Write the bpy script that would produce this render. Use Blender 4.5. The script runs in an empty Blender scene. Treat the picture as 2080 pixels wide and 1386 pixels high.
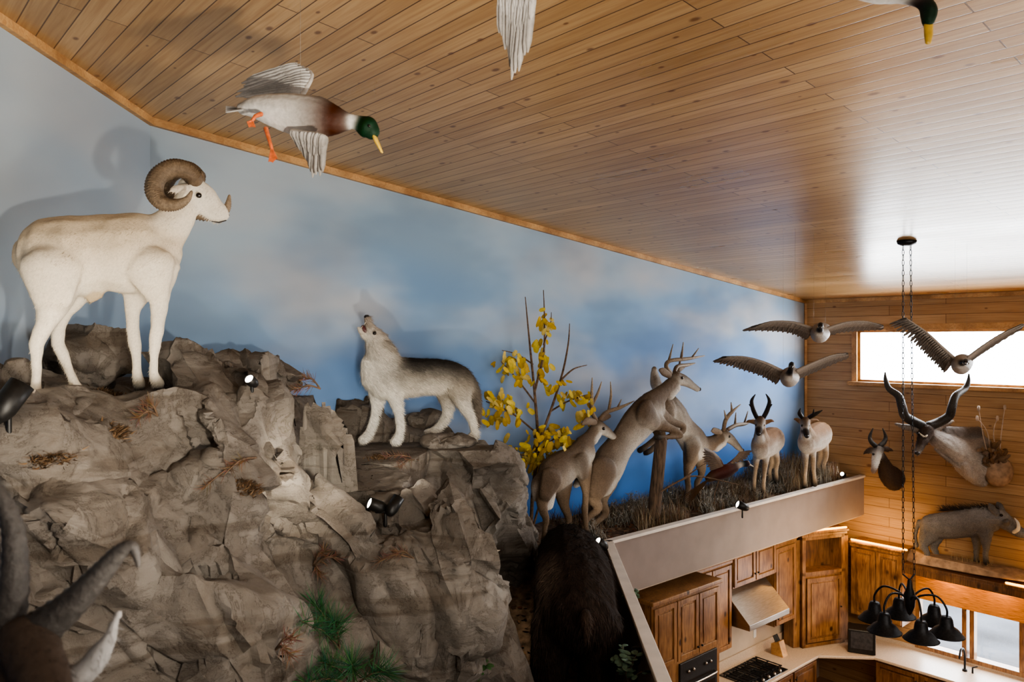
import bpy, bmesh, math, random
from mathutils import Vector, Matrix, noise, kdtree
from mathutils.bvhtree import BVHTree
random.seed(7)
SC=bpy.context.scene; COL=SC.collection
try: SC.view_settings.look='AgX - Medium High Contrast'
except Exception: pass
F=1560.0; ZC=5.6
V=Vector
def P(px,py,Y): return V(((px-1040)/F*Y, Y, ZC+(693-py)/F*Y))
UP=V((0,0,1))
# ---------------------------------------------------------------- room frame
W=V((1771,1560,0)).normalized(); N=V((W.y,-W.x,0))
Y1=6.1; A=V(((305-1040)/F*Y1,Y1,0))
k=(1635-1040)/F
tC=(k*A.y-A.x)/(W.x-k*W.y); C=A+W*tC
zA=ZC+453/F*Y1; zC=ZC+83/F*C.y; GR=(zA-zC)/tC
def ceil(x,y): return zA-GR*((V((x,y,0))-A).dot(W))
def K(a,b,z): 
    p=C-W*a+N*b; return V((p.x,p.y,z))
def Bof(p): return (V((p.x,p.y,0))-C).dot(N)
def Aof(p): return -(V((p.x,p.y,0))-C).dot(W)
LD=V((-0.064,-0.998,0)).normalized()      # left wall, from A towards the camera
# ---------------------------------------------------------------- helpers
WL={}
def tag(o,label=None,cat=None,group=None,kind=None):
    if label: o['label']=label
    if cat: o['category']=cat
    if group: o['group']=group
    if kind: o['kind']=kind
    return o
def root(name,label,cat,loc,group=None,kind=None):
    o=bpy.data.objects.new(name,None); o.empty_display_size=.1; COL.objects.link(o)
    o.location=loc; WL[o.name]=V(loc); return tag(o,label,cat,group,kind)
def mk(name,me,mat,parent=None,loc=None,label=None):
    off=WL[parent.name] if parent else V(loc or (0,0,0))
    me.transform(Matrix.Translation(-off)); me.name=name
    o=bpy.data.objects.new(name,me); COL.objects.link(o)
    if parent: o.parent=parent
    else: o.location=off
    if mat:
        me.materials.clear(); me.materials.append(mat)
    WL[o.name]=off
    if label: o['label']=label
    return o
def bev(o,w=.006,s=2):
    m=o.modifiers.new('bevel','BEVEL'); m.width=w; m.segments=s; m.limit_method='ANGLE'; return o
def crom(pts,per=6):
    if len(pts)<3: 
        a,b=pts[0],pts[-1]; return [[x+(y-x)*i/per for x,y in zip(a,b)] for i in range(per+1)]
    out=[]; n=len(pts)
    for i in range(n-1):
        p0=pts[max(i-1,0)];p1=pts[i];p2=pts[i+1];p3=pts[min(i+2,n-1)]
        for j in range(per):
            t=j/per;t2=t*t;t3=t2*t
            out.append([.5*(2*b+(c-a)*t+(2*a-5*b+4*c-d)*t2+(3*b-a-3*c+d)*t3) for a,b,c,d in zip(p0,p1,p2,p3)])
    out.append(list(pts[-1])); return out
class MB:
    def __init__(s): s.v=[];s.f=[];s.c=[]
    def add(s,vs,fs,col=None):
        o=len(s.v); s.v+=[V(x) for x in vs]; s.f+=[tuple(i+o for i in f) for f in fs]
        if col is not None:
            s.c+= col if isinstance(col,list) else [col]*len(vs)
    def fbox(s,fn,u0,u1,o0,o1,z0,z1,col=None):
        vs=[fn(u,o,z) for u in (u0,u1) for o in (o0,o1) for z in (z0,z1)]
        s.add(vs,[(0,1,3,2),(4,6,7,5),(0,4,5,1),(2,3,7,6),(0,2,6,4),(1,5,7,3)],col)
    def kbox(s,a0,a1,b0,b1,z0,z1): s.fbox(K,a0,a1,b0,b1,z0,z1)
    def bar(s,p,q,w,h,up=UP):
        p=V(p);q=V(q); t=(q-p).normalized(); x=t.cross(up)
        if x.length<1e-4: x=t.cross(V((1,0,0)))
        x.normalize(); y=x.cross(t)
        vs=[c+x*(w/2*i)+y*(h/2*j) for c in (p,q) for i,j in ((-1,-1),(1,-1),(1,1),(-1,1))]
        s.add(vs,[(0,1,2,3),(4,7,6,5),(0,4,5,1),(1,5,6,2),(2,6,7,3),(3,7,4,0)])
    def tube(s,pts,rs,n=8,lat=None,rv=None,caps=True,col=None):
        pts=[V(p) for p in pts]; m=len(pts)
        if not isinstance(rs,(list,tuple)): rs=[rs]*m
        rv=rv or rs
        prev=None
        def tang(i):
            a=pts[max(i-1,0)];b=pts[min(i+1,m-1)]; t=b-a
            return t.normalized() if t.length>1e-7 else V((0,0,1))
        def frame(t,prev):
            if lat is not None:
                x=lat-t*t.dot(lat)
                if x.length<.35: x=UP-t*t.dot(UP)
                if x.length<.1: x=V((1,0,0))-t*t.x
            elif prev is not None: x=prev-t*t.dot(prev)
            else:
                x=UP-t*t.z
                if x.length<.2: x=V((1,0,0))-t*t.x
            x.normalize(); return x,t.cross(x)
        seq=[]
        for i in range(m):
            t=tang(i); x,y=frame(t,prev); prev=x
            seq.append((pts[i],t,x,y,rs[i],rv[i],i))
        full=[]
        if caps:
            p,t,x,y,a,b,i=seq[0]; r=(a+b)/2
            for q in (80,55,28): full.append((p-t*r*math.sin(math.radians(q)),x,y,a*math.cos(math.radians(q)),b*math.cos(math.radians(q)),i))
        for p,t,x,y,a,b,i in seq: full.append((p,x,y,a,b,i))
        if caps:
            p,t,x,y,a,b,i=seq[-1]; r=(a+b)/2
            for q in (28,55,80): full.append((p+t*r*math.sin(math.radians(q)),x,y,a*math.cos(math.radians(q)),b*math.cos(math.radians(q)),i))
        vs=[];cs=[]
        for p,x,y,a,b,i in full:
            for j in range(n):
                an=2*math.pi*j/n; vs.append(p+x*(a*math.cos(an))+y*(b*math.sin(an)))
                if isinstance(col,list): cs.append(col[i])
        fs=[]
        for i in range(len(full)-1):
            for j in range(n):
                a=i*n+j;b=i*n+(j+1)%n; fs.append((a,b,b+n,a+n))
        fs.append(tuple(range(n-1,-1,-1))); l=(len(full)-1)*n; fs.append(tuple(l+j for j in range(n)))
        s.add(vs,fs,cs if isinstance(col,list) else col)
    def stube(s,ctrl,n=8,per=6,lat=None,col=None):
        q=crom([list(p)+[r] for p,r in ctrl],per)
        s.tube([x[:3] for x in q],[max(x[3],.0006) for x in q],n,lat,col=col)
    def ell(s,c,rx,ry,rz,seg=14,rot=None,col=None):
        vs=[];fs=[];h=seg//2
        for i in range(1,h):
            th=math.pi*i/h
            for j in range(seg):
                ph=2*math.pi*j/seg; p=V((rx*math.sin(th)*math.cos(ph),ry*math.sin(th)*math.sin(ph),rz*math.cos(th)))
                vs.append(V(c)+(rot@p if rot else p))
        for i in range(h-2):
            for j in range(seg):
                a=i*seg+j;b=i*seg+(j+1)%seg; fs.append((a,b,b+seg,a+seg))
        fs.append(tuple(range(seg-1,-1,-1))); l=(h-2)*seg; fs.append(tuple(l+j for j in range(seg)))
        s.add(vs,fs,col)
    def lathe(s,c,prof,seg=24,rot=None):
        vs=[];fs=[]
        for r,z in prof:
            for j in range(seg):
                an=2*math.pi*j/seg; p=V((r*math.cos(an),r*math.sin(an),z)); vs.append(V(c)+(rot@p if rot else p))
        for i in range(len(prof)-1):
            for j in range(seg):
                a=i*seg+j;b=i*seg+(j+1)%seg; fs.append((a,b,b+seg,a+seg))
        s.add(vs,fs)
    def mesh(s,smooth=True,recalc=True):
        me=bpy.data.meshes.new('m'); me.from_pydata(s.v,[],s.f); me.update()
        if s.c and len(s.c)==len(s.v):
            at=me.color_attributes.new('Col','FLOAT_COLOR','POINT')
            at.data.foreach_set('color',[x for c in s.c for x in (c[0],c[1],c[2],1)])
        if recalc:
            bm=bmesh.new(); bm.from_mesh(me); bmesh.ops.recalc_face_normals(bm,faces=bm.faces); bm.to_mesh(me); bm.free()
        me.polygons.foreach_set('use_smooth',[smooth]*len(me.polygons))
        return me
# ---------------------------------------------------------------- materials
def NN(nt,typ,ins=None,**props):
    n=nt.nodes.new(typ)
    for a,b in props.items(): setattr(n,a,b)
    for a,b in (ins or {}).items():
        if isinstance(b,bpy.types.NodeSocket): nt.links.new(b,n.inputs[a])
        else: n.inputs[a].default_value=b
    return n
def c4(c): return (c[0],c[1],c[2],1)
def MIX(nt,fac,a,b,blend='MIX'):
    n=NN(nt,'ShaderNodeMix',data_type='RGBA',blend_type=blend)
    for i,x in ((0,fac),(6,a),(7,b)):
        if isinstance(x,bpy.types.NodeSocket): nt.links.new(x,n.inputs[i])
        else: n.inputs[i].default_value=x if i==0 else c4(x)
    return n.outputs[2]
def MATH(nt,op,a,b=0.0,c=None):
    n=NN(nt,'ShaderNodeMath',operation=op)
    for i,x in ((0,a),(1,b),(2,c)):
        if x is None: continue
        if isinstance(x,bpy.types.NodeSocket): nt.links.new(x,n.inputs[i])
        else: n.inputs[i].default_value=x
    return n.outputs[0]
def RAMP(nt,fac,stops,interp='LINEAR'):
    n=NN(nt,'ShaderNodeValToRGB',{'Fac':fac}); cr=n.color_ramp; cr.interpolation=interp
    while len(cr.elements)<len(stops): cr.elements.new(.5)
    for e,(p,c) in zip(cr.elements,stops):
        e.position=p; e.color=c4(c) if not isinstance(c,(int,float)) else (c,c,c,1)
    return n.outputs['Color']
def newmat(name):
    m=bpy.data.materials.new(name); m.use_nodes=True; return m,m.node_tree,m.node_tree.nodes['Principled BSDF']
def setp(nt,bs,**kw):
    for k_,v in kw.items():
        key={'col':'Base Color','rough':'Roughness','metal':'Metallic','spec':'Specular IOR Level','norm':'Normal'}[k_]
        if isinstance(v,bpy.types.NodeSocket): nt.links.new(v,bs.inputs[key])
        else: bs.inputs[key].default_value=c4(v) if key=='Base Color' else v
def OBJ(nt,scale=(1,1,1)):
    t=NN(nt,'ShaderNodeTexCoord'); return NN(nt,'ShaderNodeMapping',{'Vector':t.outputs['Object'],'Scale':scale}).outputs[0]
def simple(name,col,rough=.5,metal=0,ns=20,amt=.25,bump=0,spec=.5,stretch=(1,1,1),col2=None):
    m,nt,bs=newmat(name); v=OBJ(nt,stretch)
    nz=NN(nt,'ShaderNodeTexNoise',{'Vector':v,'Scale':ns,'Detail':5})
    c2=col2 or tuple(x*(1-amt*1.6) for x in col); c1=col if col2 else tuple(min(1,x*(1+amt*.5)) for x in col)
    setp(nt,bs,col=RAMP(nt,nz.outputs['Fac'],[(.3,c2),(.7,c1)]),rough=rough,metal=metal,spec=spec)
    if bump: setp(nt,bs,norm=NN(nt,'ShaderNodeBump',{'Height':nz.outputs['Fac'],'Strength':bump,'Distance':.02}).outputs[0])
    return m
def emit(name,col,st):
    m,nt,bs=newmat(name); setp(nt,bs,col=col); bs.inputs['Emission Color'].default_value=c4(col); bs.inputs['Emission Strength'].default_value=st; return m
def attrmat(name,ns=70,amt=.5,bump=.35,rough=.85,dist=.01,spec=.2,stretch=(1,1,1)):
    m,nt,bs=newmat(name); a=NN(nt,'ShaderNodeAttribute',attribute_name='Col'); v=OBJ(nt,stretch)
    n1=NN(nt,'ShaderNodeTexNoise',{'Vector':v,'Scale':ns,'Detail':4,'Roughness':.65})
    n2=NN(nt,'ShaderNodeTexNoise',{'Vector':v,'Scale':ns*.12,'Detail':3})
    d=RAMP(nt,n1.outputs['Fac'],[(.3,1-amt),(.7,1.0)]); d2=RAMP(nt,n2.outputs['Fac'],[(.3,1-amt*.5),(.7,1.0)])
    c=MIX(nt,1.0,MIX(nt,1.0,a.outputs['Color'],d,'MULTIPLY'),d2,'MULTIPLY')
    setp(nt,bs,col=c,rough=rough,spec=spec)
    if bump: setp(nt,bs,norm=NN(nt,'ShaderNodeBump',{'Height':n1.outputs['Fac'],'Strength':bump,'Distance':dist}).outputs[0])
    return m
def planks(name,c1,c2,row,length,rough,mortar,knot=4.0,grainx=1.2,spec=.5,bump=.3,ms=.0035,kt=(.03,.075),keep=.62):
    m,nt,bs=newmat(name); v=OBJ(nt)
    br=NN(nt,'ShaderNodeTexBrick',{'Vector':v,'Color1':c4(c1),'Color2':c4(c2),'Mortar':c4(mortar),'Scale':1.0,'Mortar Size':ms,'Mortar Smooth':.3,'Bias':0.0,'Brick Width':length,'Row Height':row},offset=.37,offset_frequency=2)
    g=NN(nt,'ShaderNodeTexNoise',{'Vector':OBJ(nt,(grainx,28,28)),'Scale':1.6,'Detail':5,'Distortion':.6})
    g2=NN(nt,'ShaderNodeTexNoise',{'Vector':OBJ(nt,(.6,2,2)),'Scale':1.0,'Detail':2})
    col=MIX(nt,1.0,br.outputs['Color'],RAMP(nt,g.outputs['Fac'],[(.25,(.74,.65,.56)),(.62,(1,1,1))]),'MULTIPLY')
    col=MIX(nt,1.0,col,RAMP(nt,g2.outputs['Fac'],[(.3,(.80,.76,.70)),(.7,(1,1,1))]),'MULTIPLY')
    vo=NN(nt,'ShaderNodeTexVoronoi',{'Vector':OBJ(nt,(.7,1.25,1)),'Scale':knot,'Randomness':1.0},voronoi_dimensions='2D')
    sp=NN(nt,'ShaderNodeSeparateColor',{'Color':vo.outputs['Color']})
    on=MATH(nt,'GREATER_THAN',sp.outputs[0],keep)
    kd_=MATH(nt,'DIVIDE',vo.outputs['Distance'],MATH(nt,'MULTIPLY_ADD',sp.outputs[1],.9,.45))
    kn=MATH(nt,'MULTIPLY',RAMP(nt,kd_,[(kt[0],1.0),(kt[1],0.0)]),on)
    col=MIX(nt,MATH(nt,'MULTIPLY',kn,.8),col,(.14,.055,.022))
    b1=NN(nt,'ShaderNodeBump',{'Height':br.outputs['Fac'],'Strength':bump,'Distance':-.01}).outputs[0]
    row_=MATH(nt,'FRACT',MATH(nt,'DIVIDE',NN(nt,'ShaderNodeSeparateXYZ',{'Vector':v}).outputs['Y'],row))
    cup=MATH(nt,'POWER',MATH(nt,'ABSOLUTE',MATH(nt,'SUBTRACT',row_,.5)),2.0)
    b2=NN(nt,'ShaderNodeBump',{'Height':cup,'Strength':.22,'Distance':-.007,'Normal':b1}).outputs[0]
    rg=MATH(nt,'MULTIPLY_ADD',g2.outputs['Fac'],.16,rough-.08)
    setp(nt,bs,col=col,rough=rg,spec=spec,norm=b2)
    return m
def woodmat(name,c1,c2,rough=.4,vert=True,knot=5):
    m,nt,bs=newmat(name); s=(9,9,1.0) if vert else (1,9,9)
    g=NN(nt,'ShaderNodeTexNoise',{'Vector':OBJ(nt,s),'Scale':3,'Detail':6,'Distortion':1.6})
    g2=NN(nt,'ShaderNodeTexNoise',{'Vector':OBJ(nt),'Scale':3.5,'Detail':2})
    col=RAMP(nt,g.outputs['Fac'],[(.34,c2),(.62,c1)])
    col=MIX(nt,1.0,col,RAMP(nt,g2.outputs['Fac'],[(.34,(.58,.52,.45)),(.62,(1,1,1))]),'MULTIPLY')
    vo=NN(nt,'ShaderNodeTexVoronoi',{'Vector':OBJ(nt,(1,1,.7)),'Scale':knot})
    col=MIX(nt,RAMP(nt,vo.outputs['Distance'],[(.08,1.0),(.18,0.0)]),col,(.035,.015,.006))
    setp(nt,bs,col=col,rough=rough); return m
def mural():
    m,nt,bs=newmat('sky_mural_paint'); t=NN(nt,'ShaderNodeTexCoord')
    sx=NN(nt,'ShaderNodeSeparateXYZ',{'Vector':t.outputs['Object']})
    wob=NN(nt,'ShaderNodeTexNoise',{'Vector':OBJ(nt,(.45,.8,1)),'Scale':.75,'Detail':2})
    h=MATH(nt,'MULTIPLY',wob.outputs['Fac'],1.5)
    h=MATH(nt,'ADD',sx.outputs['Y'],h)
    h=NN(nt,'ShaderNodeMapRange',{'Value':h,'From Min':3.6,'From Max':8.2}).outputs[0]
    base=RAMP(nt,h,[(0,(.04,.16,.60)),(.20,(.08,.24,.63)),(.36,(.23,.35,.56)),(.50,(.16,.29,.53)),(.66,(.23,.37,.55)),(.82,(.31,.42,.53)),(1,(.38,.46,.51))],'EASE')
    cl=NN(nt,'ShaderNodeTexNoise',{'Vector':OBJ(nt,(.55,1.0,1)),'Scale':.95,'Detail':3,'Roughness':.45,'Distortion':.2})
    mask=RAMP(nt,cl.outputs['Fac'],[(.42,0.0),(.72,.8)],'EASE')
    hi=NN(nt,'ShaderNodeMapRange',{'Value':sx.outputs['Y'],'From Min':3.9,'From Max':5.2}).outputs[0]
    c=MIX(nt,MATH(nt,'MULTIPLY',mask,hi),base,(.49,.485,.49))
    c2=NN(nt,'ShaderNodeTexNoise',{'Vector':OBJ(nt,(.45,.9,1)),'Scale':1.3,'Detail':3})
    c=MIX(nt,1.0,c,RAMP(nt,c2.outputs['Fac'],[(.34,(.68,.72,.77)),(.64,(1,1,1))],'EASE'),'MULTIPLY')
    lf=NN(nt,'ShaderNodeMapRange',{'Value':sx.outputs['X'],'From Min':2.0,'From Max':-1.5,'To Max':.6}).outputs[0]
    c=MIX(nt,MATH(nt,'MULTIPLY',lf,RAMP(nt,h,[(.35,0.0),(.7,1.0)])),c,(.37,.41,.43))
    setp(nt,bs,col=c,rough=.75,spec=.2); return m
def rockmat():
    m,nt,bs=newmat('sculpted_rock'); v=OBJ(nt)
    n1=NN(nt,'ShaderNodeTexNoise',{'Vector':v,'Scale':1.1,'Detail':5,'Roughness':.6})
    n2=NN(nt,'ShaderNodeTexNoise',{'Vector':v,'Scale':4,'Detail':10,'Roughness':.70,'Distortion':.6})
    n3=NN(nt,'ShaderNodeTexNoise',{'Vector':v,'Scale':40,'Detail':7,'Roughness':.75})
    st=NN(nt,'ShaderNodeTexNoise',{'Vector':NN(nt,'ShaderNodeMapping',{'Vector':v,'Rotation':(.35,.85,.2),'Scale':(.8,1.4,8)}).outputs[0],'Scale':1.2,'Detail':7,'Distortion':.7})
    rid=MATH(nt,'ABSOLUTE',MATH(nt,'SUBTRACT',n2.outputs['Fac'],.5))
    base=RAMP(nt,n1.outputs['Fac'],[(.3,(.158,.134,.112)),(.5,(.228,.202,.175)),(.7,(.30,.276,.246))])
    c=MIX(nt,1.0,base,RAMP(nt,n2.outputs['Fac'],[(.3,(.60,.56,.52)),(.55,(1,1,1))]),'MULTIPLY')
    c=MIX(nt,1.0,c,RAMP(nt,st.outputs['Fac'],[(.36,(.68,.64,.60)),(.46,(1,1,1))]),'MULTIPLY')
    c=MIX(nt,1.0,c,RAMP(nt,rid,[(0.0,(.56,.52,.48)),(.012,(1,1,1))]),'MULTIPLY')
    b0=NN(nt,'ShaderNodeBump',{'Height':st.outputs['Fac'],'Strength':.6,'Distance':.06}).outputs[0]
    b1=NN(nt,'ShaderNodeBump',{'Height':RAMP(nt,rid,[(0.0,0.0),(.05,1.0)]),'Strength':.45,'Distance':.025,'Normal':b0}).outputs[0]
    b3=NN(nt,'ShaderNodeBump',{'Height':n3.outputs['Fac'],'Strength':.7,'Distance':.016,'Normal':b1}).outputs[0]
    setp(nt,bs,col=c,rough=.9,spec=.2,norm=b3); return m
M_ceil=planks('knotty_pine_ceiling',(.62,.405,.20),(.48,.295,.13),.120,2.6,.30,(.15,.075,.03),3.4,spec=.42,ms=.0042,bump=.5,kt=(.035,.08),keep=.4)
M_pine=planks('knotty_pine_wall',(.53,.335,.165),(.43,.25,.11),.15,2.2,.5,(.17,.08,.032),2.4,ms=.004,keep=.5)
M_mural=mural(); M_rock=rockmat()
M_trim=woodmat('pine_trim',(.58,.34,.14),(.46,.24,.09),.45,False,1.2)
M_alder=woodmat('knotty_alder',(.34,.175,.068),(.16,.072,.026),.36,True,5)
M_alderd=woodmat('dark_alder',(.21,.10,.038),(.10,.043,.015),.4,True,5)
M_cap=simple('cream_paint',(.74,.67,.59),.5,ns=6,amt=.1)
M_fascia=simple('taupe_paint',(.24,.19,.165),.6,ns=4,amt=.08)
M_plain=simple('plain_plaster',(.50,.40,.30),.8,ns=3,amt=.1)
M_counter=simple('speckled_laminate',(.60,.47,.35),.35,ns=120,amt=.25)
M_floorm=woodmat('oak_floor',(.30,.17,.08),(.2,.1,.05),.4,False,2)
M_fur=attrmat('short_fur',90,.2,.25); M_wool=attrmat('long_fur',45,.4,.6,dist=.02)
M_strand=attrmat('fur_strands',25,.25,0,.9)
M_hide=attrmat('smooth_hide',70,.4,.4,.75)
M_feather=attrmat('feathers',60,.25,.25,.6); M_horn=attrmat('horn',60,.5,.5,.5)
M_leaf=attrmat('leaf',30,.3,.1,.5)
M_black=simple('black_metal',(.018,.017,.016),.45,.3,ns=40,amt=.3)
M_iron=simple('dark_iron',(.02,.02,.022),.5,.6,ns=50,amt=.3,bump=.1)
M_steel=simple('brushed_steel',(.36,.315,.265),.30,.95,ns=8,amt=.15,stretch=(1,1,20))
M_eye=simple('glass_eye',(.012,.008,.006),.08,ns=5,amt=.1)
M_nose=simple('dark_nose',(.02,.015,.014),.4,ns=60,amt=.3)
M_bark=simple('brown_bark',(.16,.10,.06),.85,ns=30,amt=.4,bump=.4)
M_post=simple('weathered_post',(.13,.085,.055),.9,ns=12,amt=.5,bump=.6,stretch=(4,4,.6))
M_soil=simple('leaf_litter_soil',(.21,.14,.09),.95,ns=14,amt=.5,bump=.8)
M_wire=simple('thin_wire',(.20,.16,.12),.4,ns=5,amt=.1)
M_lens=emit('lamp_lens',(1,.93,.8),9); M_rope=emit('rope_light_glow',(1,.44,.06),8)
M_bulb=simple('frosted_bulb',(.6,.55,.48),.4,ns=5,amt=.05)
M_orange=simple('orange_skin',(.66,.15,.045),.5,ns=60,amt=.3); M_bill=simple('yellow_bill',(.60,.38,.05),.4,ns=30,amt=.2)
M_white=simple('white_plastic',(.7,.68,.64),.4,ns=5,amt=.03)
M_ivory=simple('ivory',(.62,.55,.42),.4,ns=20,amt=.2)
M_clay=simple('tan_gourd',(.40,.26,.16),.7,ns=12,amt=.3,bump=.2)
M_ground=simple('outside_ground',(.05,.055,.065),.9,ns=.8,amt=.5)
M_bamboo=simple('woven_valance',(.64,.25,.04),.6,ns=30,amt=.4,stretch=(.3,.3,6))
def glassmat():
    m=bpy.data.materials.new('window_glass'); m.use_nodes=True; nt=m.node_tree; nt.nodes.clear()
    out=NN(nt,'ShaderNodeOutputMaterial'); tr=NN(nt,'ShaderNodeBsdfTransparent',{'Color':(.96,.98,1,1)}); gl=NN(nt,'ShaderNodeBsdfGlossy',{'Roughness':.03})
    mx=NN(nt,'ShaderNodeMixShader',{0:.07,1:tr.outputs[0],2:gl.outputs[0]}); nt.links.new(mx.outputs[0],out.inputs[0]); return m
M_glass=glassmat()
M_dglass=simple('black_glass',(.01,.01,.011),.08,ns=5,amt=.1)
# ---------------------------------------------------------------- setting
def planar(name,origin,ex,ey,vs,fs,mat):
    ez=ex.cross(ey); me=bpy.data.meshes.new(name); me.from_pydata(vs,[],fs); me.update(); me.materials.append(mat)
    o=bpy.data.objects.new(name,me); COL.objects.link(o)
    o.matrix_world=Matrix(((ex.x,ey.x,ez.x,origin.x),(ex.y,ey.y,ez.y,origin.y),(ex.z,ey.z,ez.z,origin.z),(0,0,0,1)))
    WL[o.name]=V(origin); o['kind']='structure'; return o
planar('wall_left',A,W,UP,[(0,0,0),(tC,0,0),(tC,zC,0),(0,zA,0)],[(0,1,2,3)],M_mural)
Lend=A+LD*8.6
planar('wall_corner',A,-LD,UP,[(-8.6,0,0),(0,0,0),(0,zA,0),(-8.6,ceil(Lend.x,Lend.y),0)],[(0,1,2,3)],M_mural)
hol=[(.89,4.3,4.95,5.77),(1.78,4.7,1.0,1.80)]
xs=sorted({0,9}|{h[0] for h in hol}|{h[1] for h in hol}); zs=sorted({0,zC}|{h[2] for h in hol}|{h[3] for h in hol})
vs=[];fs=[]
for i in range(len(xs)-1):
    for j in range(len(zs)-1):
        cx=(xs[i]+xs[i+1])/2;cz=(zs[j]+zs[j+1])/2
        if any(h[0]<cx<h[1] and h[2]<cz<h[3] for h in hol): continue
        o=len(vs); vs+=[(xs[i],zs[j],0),(xs[i+1],zs[j],0),(xs[i+1],zs[j+1],0),(xs[i],zs[j+1],0)]; fs.append((o,o+1,o+2,o+3))
planar('wall_far',C,N,UP,vs,fs,M_pine)
R1=C+N*9; R2=R1-W*16
planar('wall_right',R1,-W,UP,[(0,0,0),(16,0,0),(16,ceil(R2.x,R2.y),0),(0,ceil(R1.x,R1.y),0)],[(0,1,2,3)],M_pine)
d=(Lend-R2); dl=d.length; d.normalize()
planar('wall_rear',R2,d,UP,[(0,0,0),(dl,0,0),(dl,ceil(Lend.x,Lend.y),0),(0,ceil(R2.x,R2.y),0)],[(0,1,2,3)],M_pine)
poly=[A,C,R1,R2,Lend]
ey=(W-UP*GR).normalized(); O3=V((A.x,A.y,zA))
loc=[]
for p in poly:
    q=V((p.x,p.y,ceil(p.x,p.y)))-O3; loc.append((q.dot(N),q.dot(ey),0))
planar('ceiling',O3,N,ey,loc,[tuple(range(5))],M_ceil)
planar('floor',V((0,0,0)),V((1,0,0)),V((0,1,0)),[(p.x,p.y,0) for p in poly],[tuple(range(5))],M_floorm)
def struct(name,mb,mat,smooth=False,loc=None,parent=None):
    o=mk(name,mb.mesh(smooth),mat,parent,loc)
    if not parent: o['kind']='structure'
    return o
def top(p,dz=0): return V((p.x,p.y,ceil(p.x,p.y)+dz))
m=MB(); m.bar(top(A+N*.02,-.03),top(C+N*.02,-.03),.04,.06); struct('trim_1',m,M_trim)
m=MB(); q=V((.998,-.064,0)); m.bar(top(A+q*.02,-.03),top(Lend+q*.02,-.03),.04,.06); struct('trim_2',m,M_trim)
m=MB(); m.bar(K(.02,.0,zC-.03),K(.02,9,zC-.03),.04,.06); struct('trim_3',m,M_trim)
m=MB(); m.bar(K(.02,.02,2.83),K(.02,.02,zC),.04,.04); struct('trim_4',m,M_trim)
def FW(u,o,z): return K(o,u,z)     # far wall: u along wall, o out into room
w1=root('window_1',None,None,K(0,2.6,4.95),kind='structure')
m=MB()
for a in ((.81,.89,4.87,5.85),(4.3,4.38,4.87,5.85)): m.fbox(FW,a[0],a[1],-.12,.03,a[2],a[3])
m.fbox(FW,.89,4.3,-.12,.03,5.77,5.86); m.fbox(FW,.89,4.3,-.06,-.02,4.95,4.985); m.fbox(FW,.89,.93,-.06,-.02,4.95,5.77); m.fbox(FW,.89,4.3,-.06,-.02,5.735,5.77)
mk('window_frame',m.mesh(False),M_trim,w1)
m=MB(); m.fbox(FW,.76,4.4,-.12,.10,4.89,4.95); bev(mk('window_sill',m.mesh(False),M_trim,w1))
m=MB(); m.fbox(FW,.93,4.3,-.045,-.04,4.985,5.735); mk('window_pane',m.mesh(False),M_glass,w1)
w2=root('window_2',None,None,K(0,3,1.0),kind='structure')
m=MB(); m.fbox(FW,1.78,4.7,-.12,.02,1.74,1.80); m.fbox(FW,1.78,4.7,-.12,.04,.96,1.02)
for u in (1.78,2.42,2.52,3.14,3.24,3.86,3.96,4.64): m.fbox(FW,u,u+.06,-.10,.02,1.0,1.78)
mk('window_frame',m.mesh(False),M_alder,w2)
for u in (1.84,2.58,3.30,4.02):
    m=MB(); m.fbox(FW,u,u+.58,-.06,-.055,1.02,1.74); mk('window_pane',m.mesh(False),M_glass,w2)
m=MB(); m.fbox(FW,-6,14,-20,-.2,-.2,-.1); o=struct('floor_outside',m,M_ground)
# ---- ledge
ZL=ZC-277/F*12.25
cornerY=(ZC-ZL)*F/412; CB=P(1240,1105,cornerY); aC=Aof(CB); bC=Bof(CB)
bL=bC
m=MB(); m.kbox(0,aC+.02,bL-.04,bL,2.83,ZL); struct('wall_ledge',m,M_fascia)
m=MB(); m.kbox(0,aC+.05,bL-.07,bL+.025,ZL,ZL+.035); bev(struct('trim_5',m,M_cap),.006)
m=MB(); m.kbox(0,aC+3,.0,bL-.04,2.80,2.83); struct('floor_ledge_soffit',m,M_plain)
E2=P(1352,1386,(ZC-ZL)*F/693); ed=(E2-CB); ed.z=0; ed.normalize(); E3=CB+ed*6
en=V((ed.y,-ed.x,0)); 
if en.x>0: en=-en
def EDG(u,o,z):
    p=CB+ed*u+en*o; return V((p.x,p.y,z))
m=MB(); m.fbox(EDG,0,6,.0,.05,0,ZL); struct('wall_parapet',m,M_fascia)
m=MB(); m.fbox(EDG,-.02,6,-.03,.07,ZL,ZL+.035); bev(struct('trim_6',m,M_cap),.006)
def soilz(x,y):
    p=V((x,y,0)); a=Aof(p); b=Bof(p)
    f=max(0,min(1,(y-6.4)/1.5)); f=f*f*(3-2*f)
    base=2.82+(ZL-.03-2.82)*f
    base+= .10*max(0,1-b/.9)*f
    return base+.03*noise.noise(V((x*3,y*3,0)))+.015*noise.noise(V((x*9,y*9,3)))
def soil(name,fn,nu,nv):
    vs=[];fs=[]
    for i in range(nu+1):
        for j in range(nv+1):
            p=fn(i/nu,j/nv); vs.append((p.x,p.y,soilz(p.x,p.y)))
    for i in range(nu):
        for j in range(nv):
            a=i*(nv+1)+j; fs.append((a,a+1,a+nv+2,a+nv+1))
    m=MB(); m.v=[V(v) for v in vs]; m.f=fs; return struct(name,m,M_soil,True)
soil('floor_ledge',lambda u,v:K(.01+u*(aC+.3),.01+v*(bL-.06),0),120,20)
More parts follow.
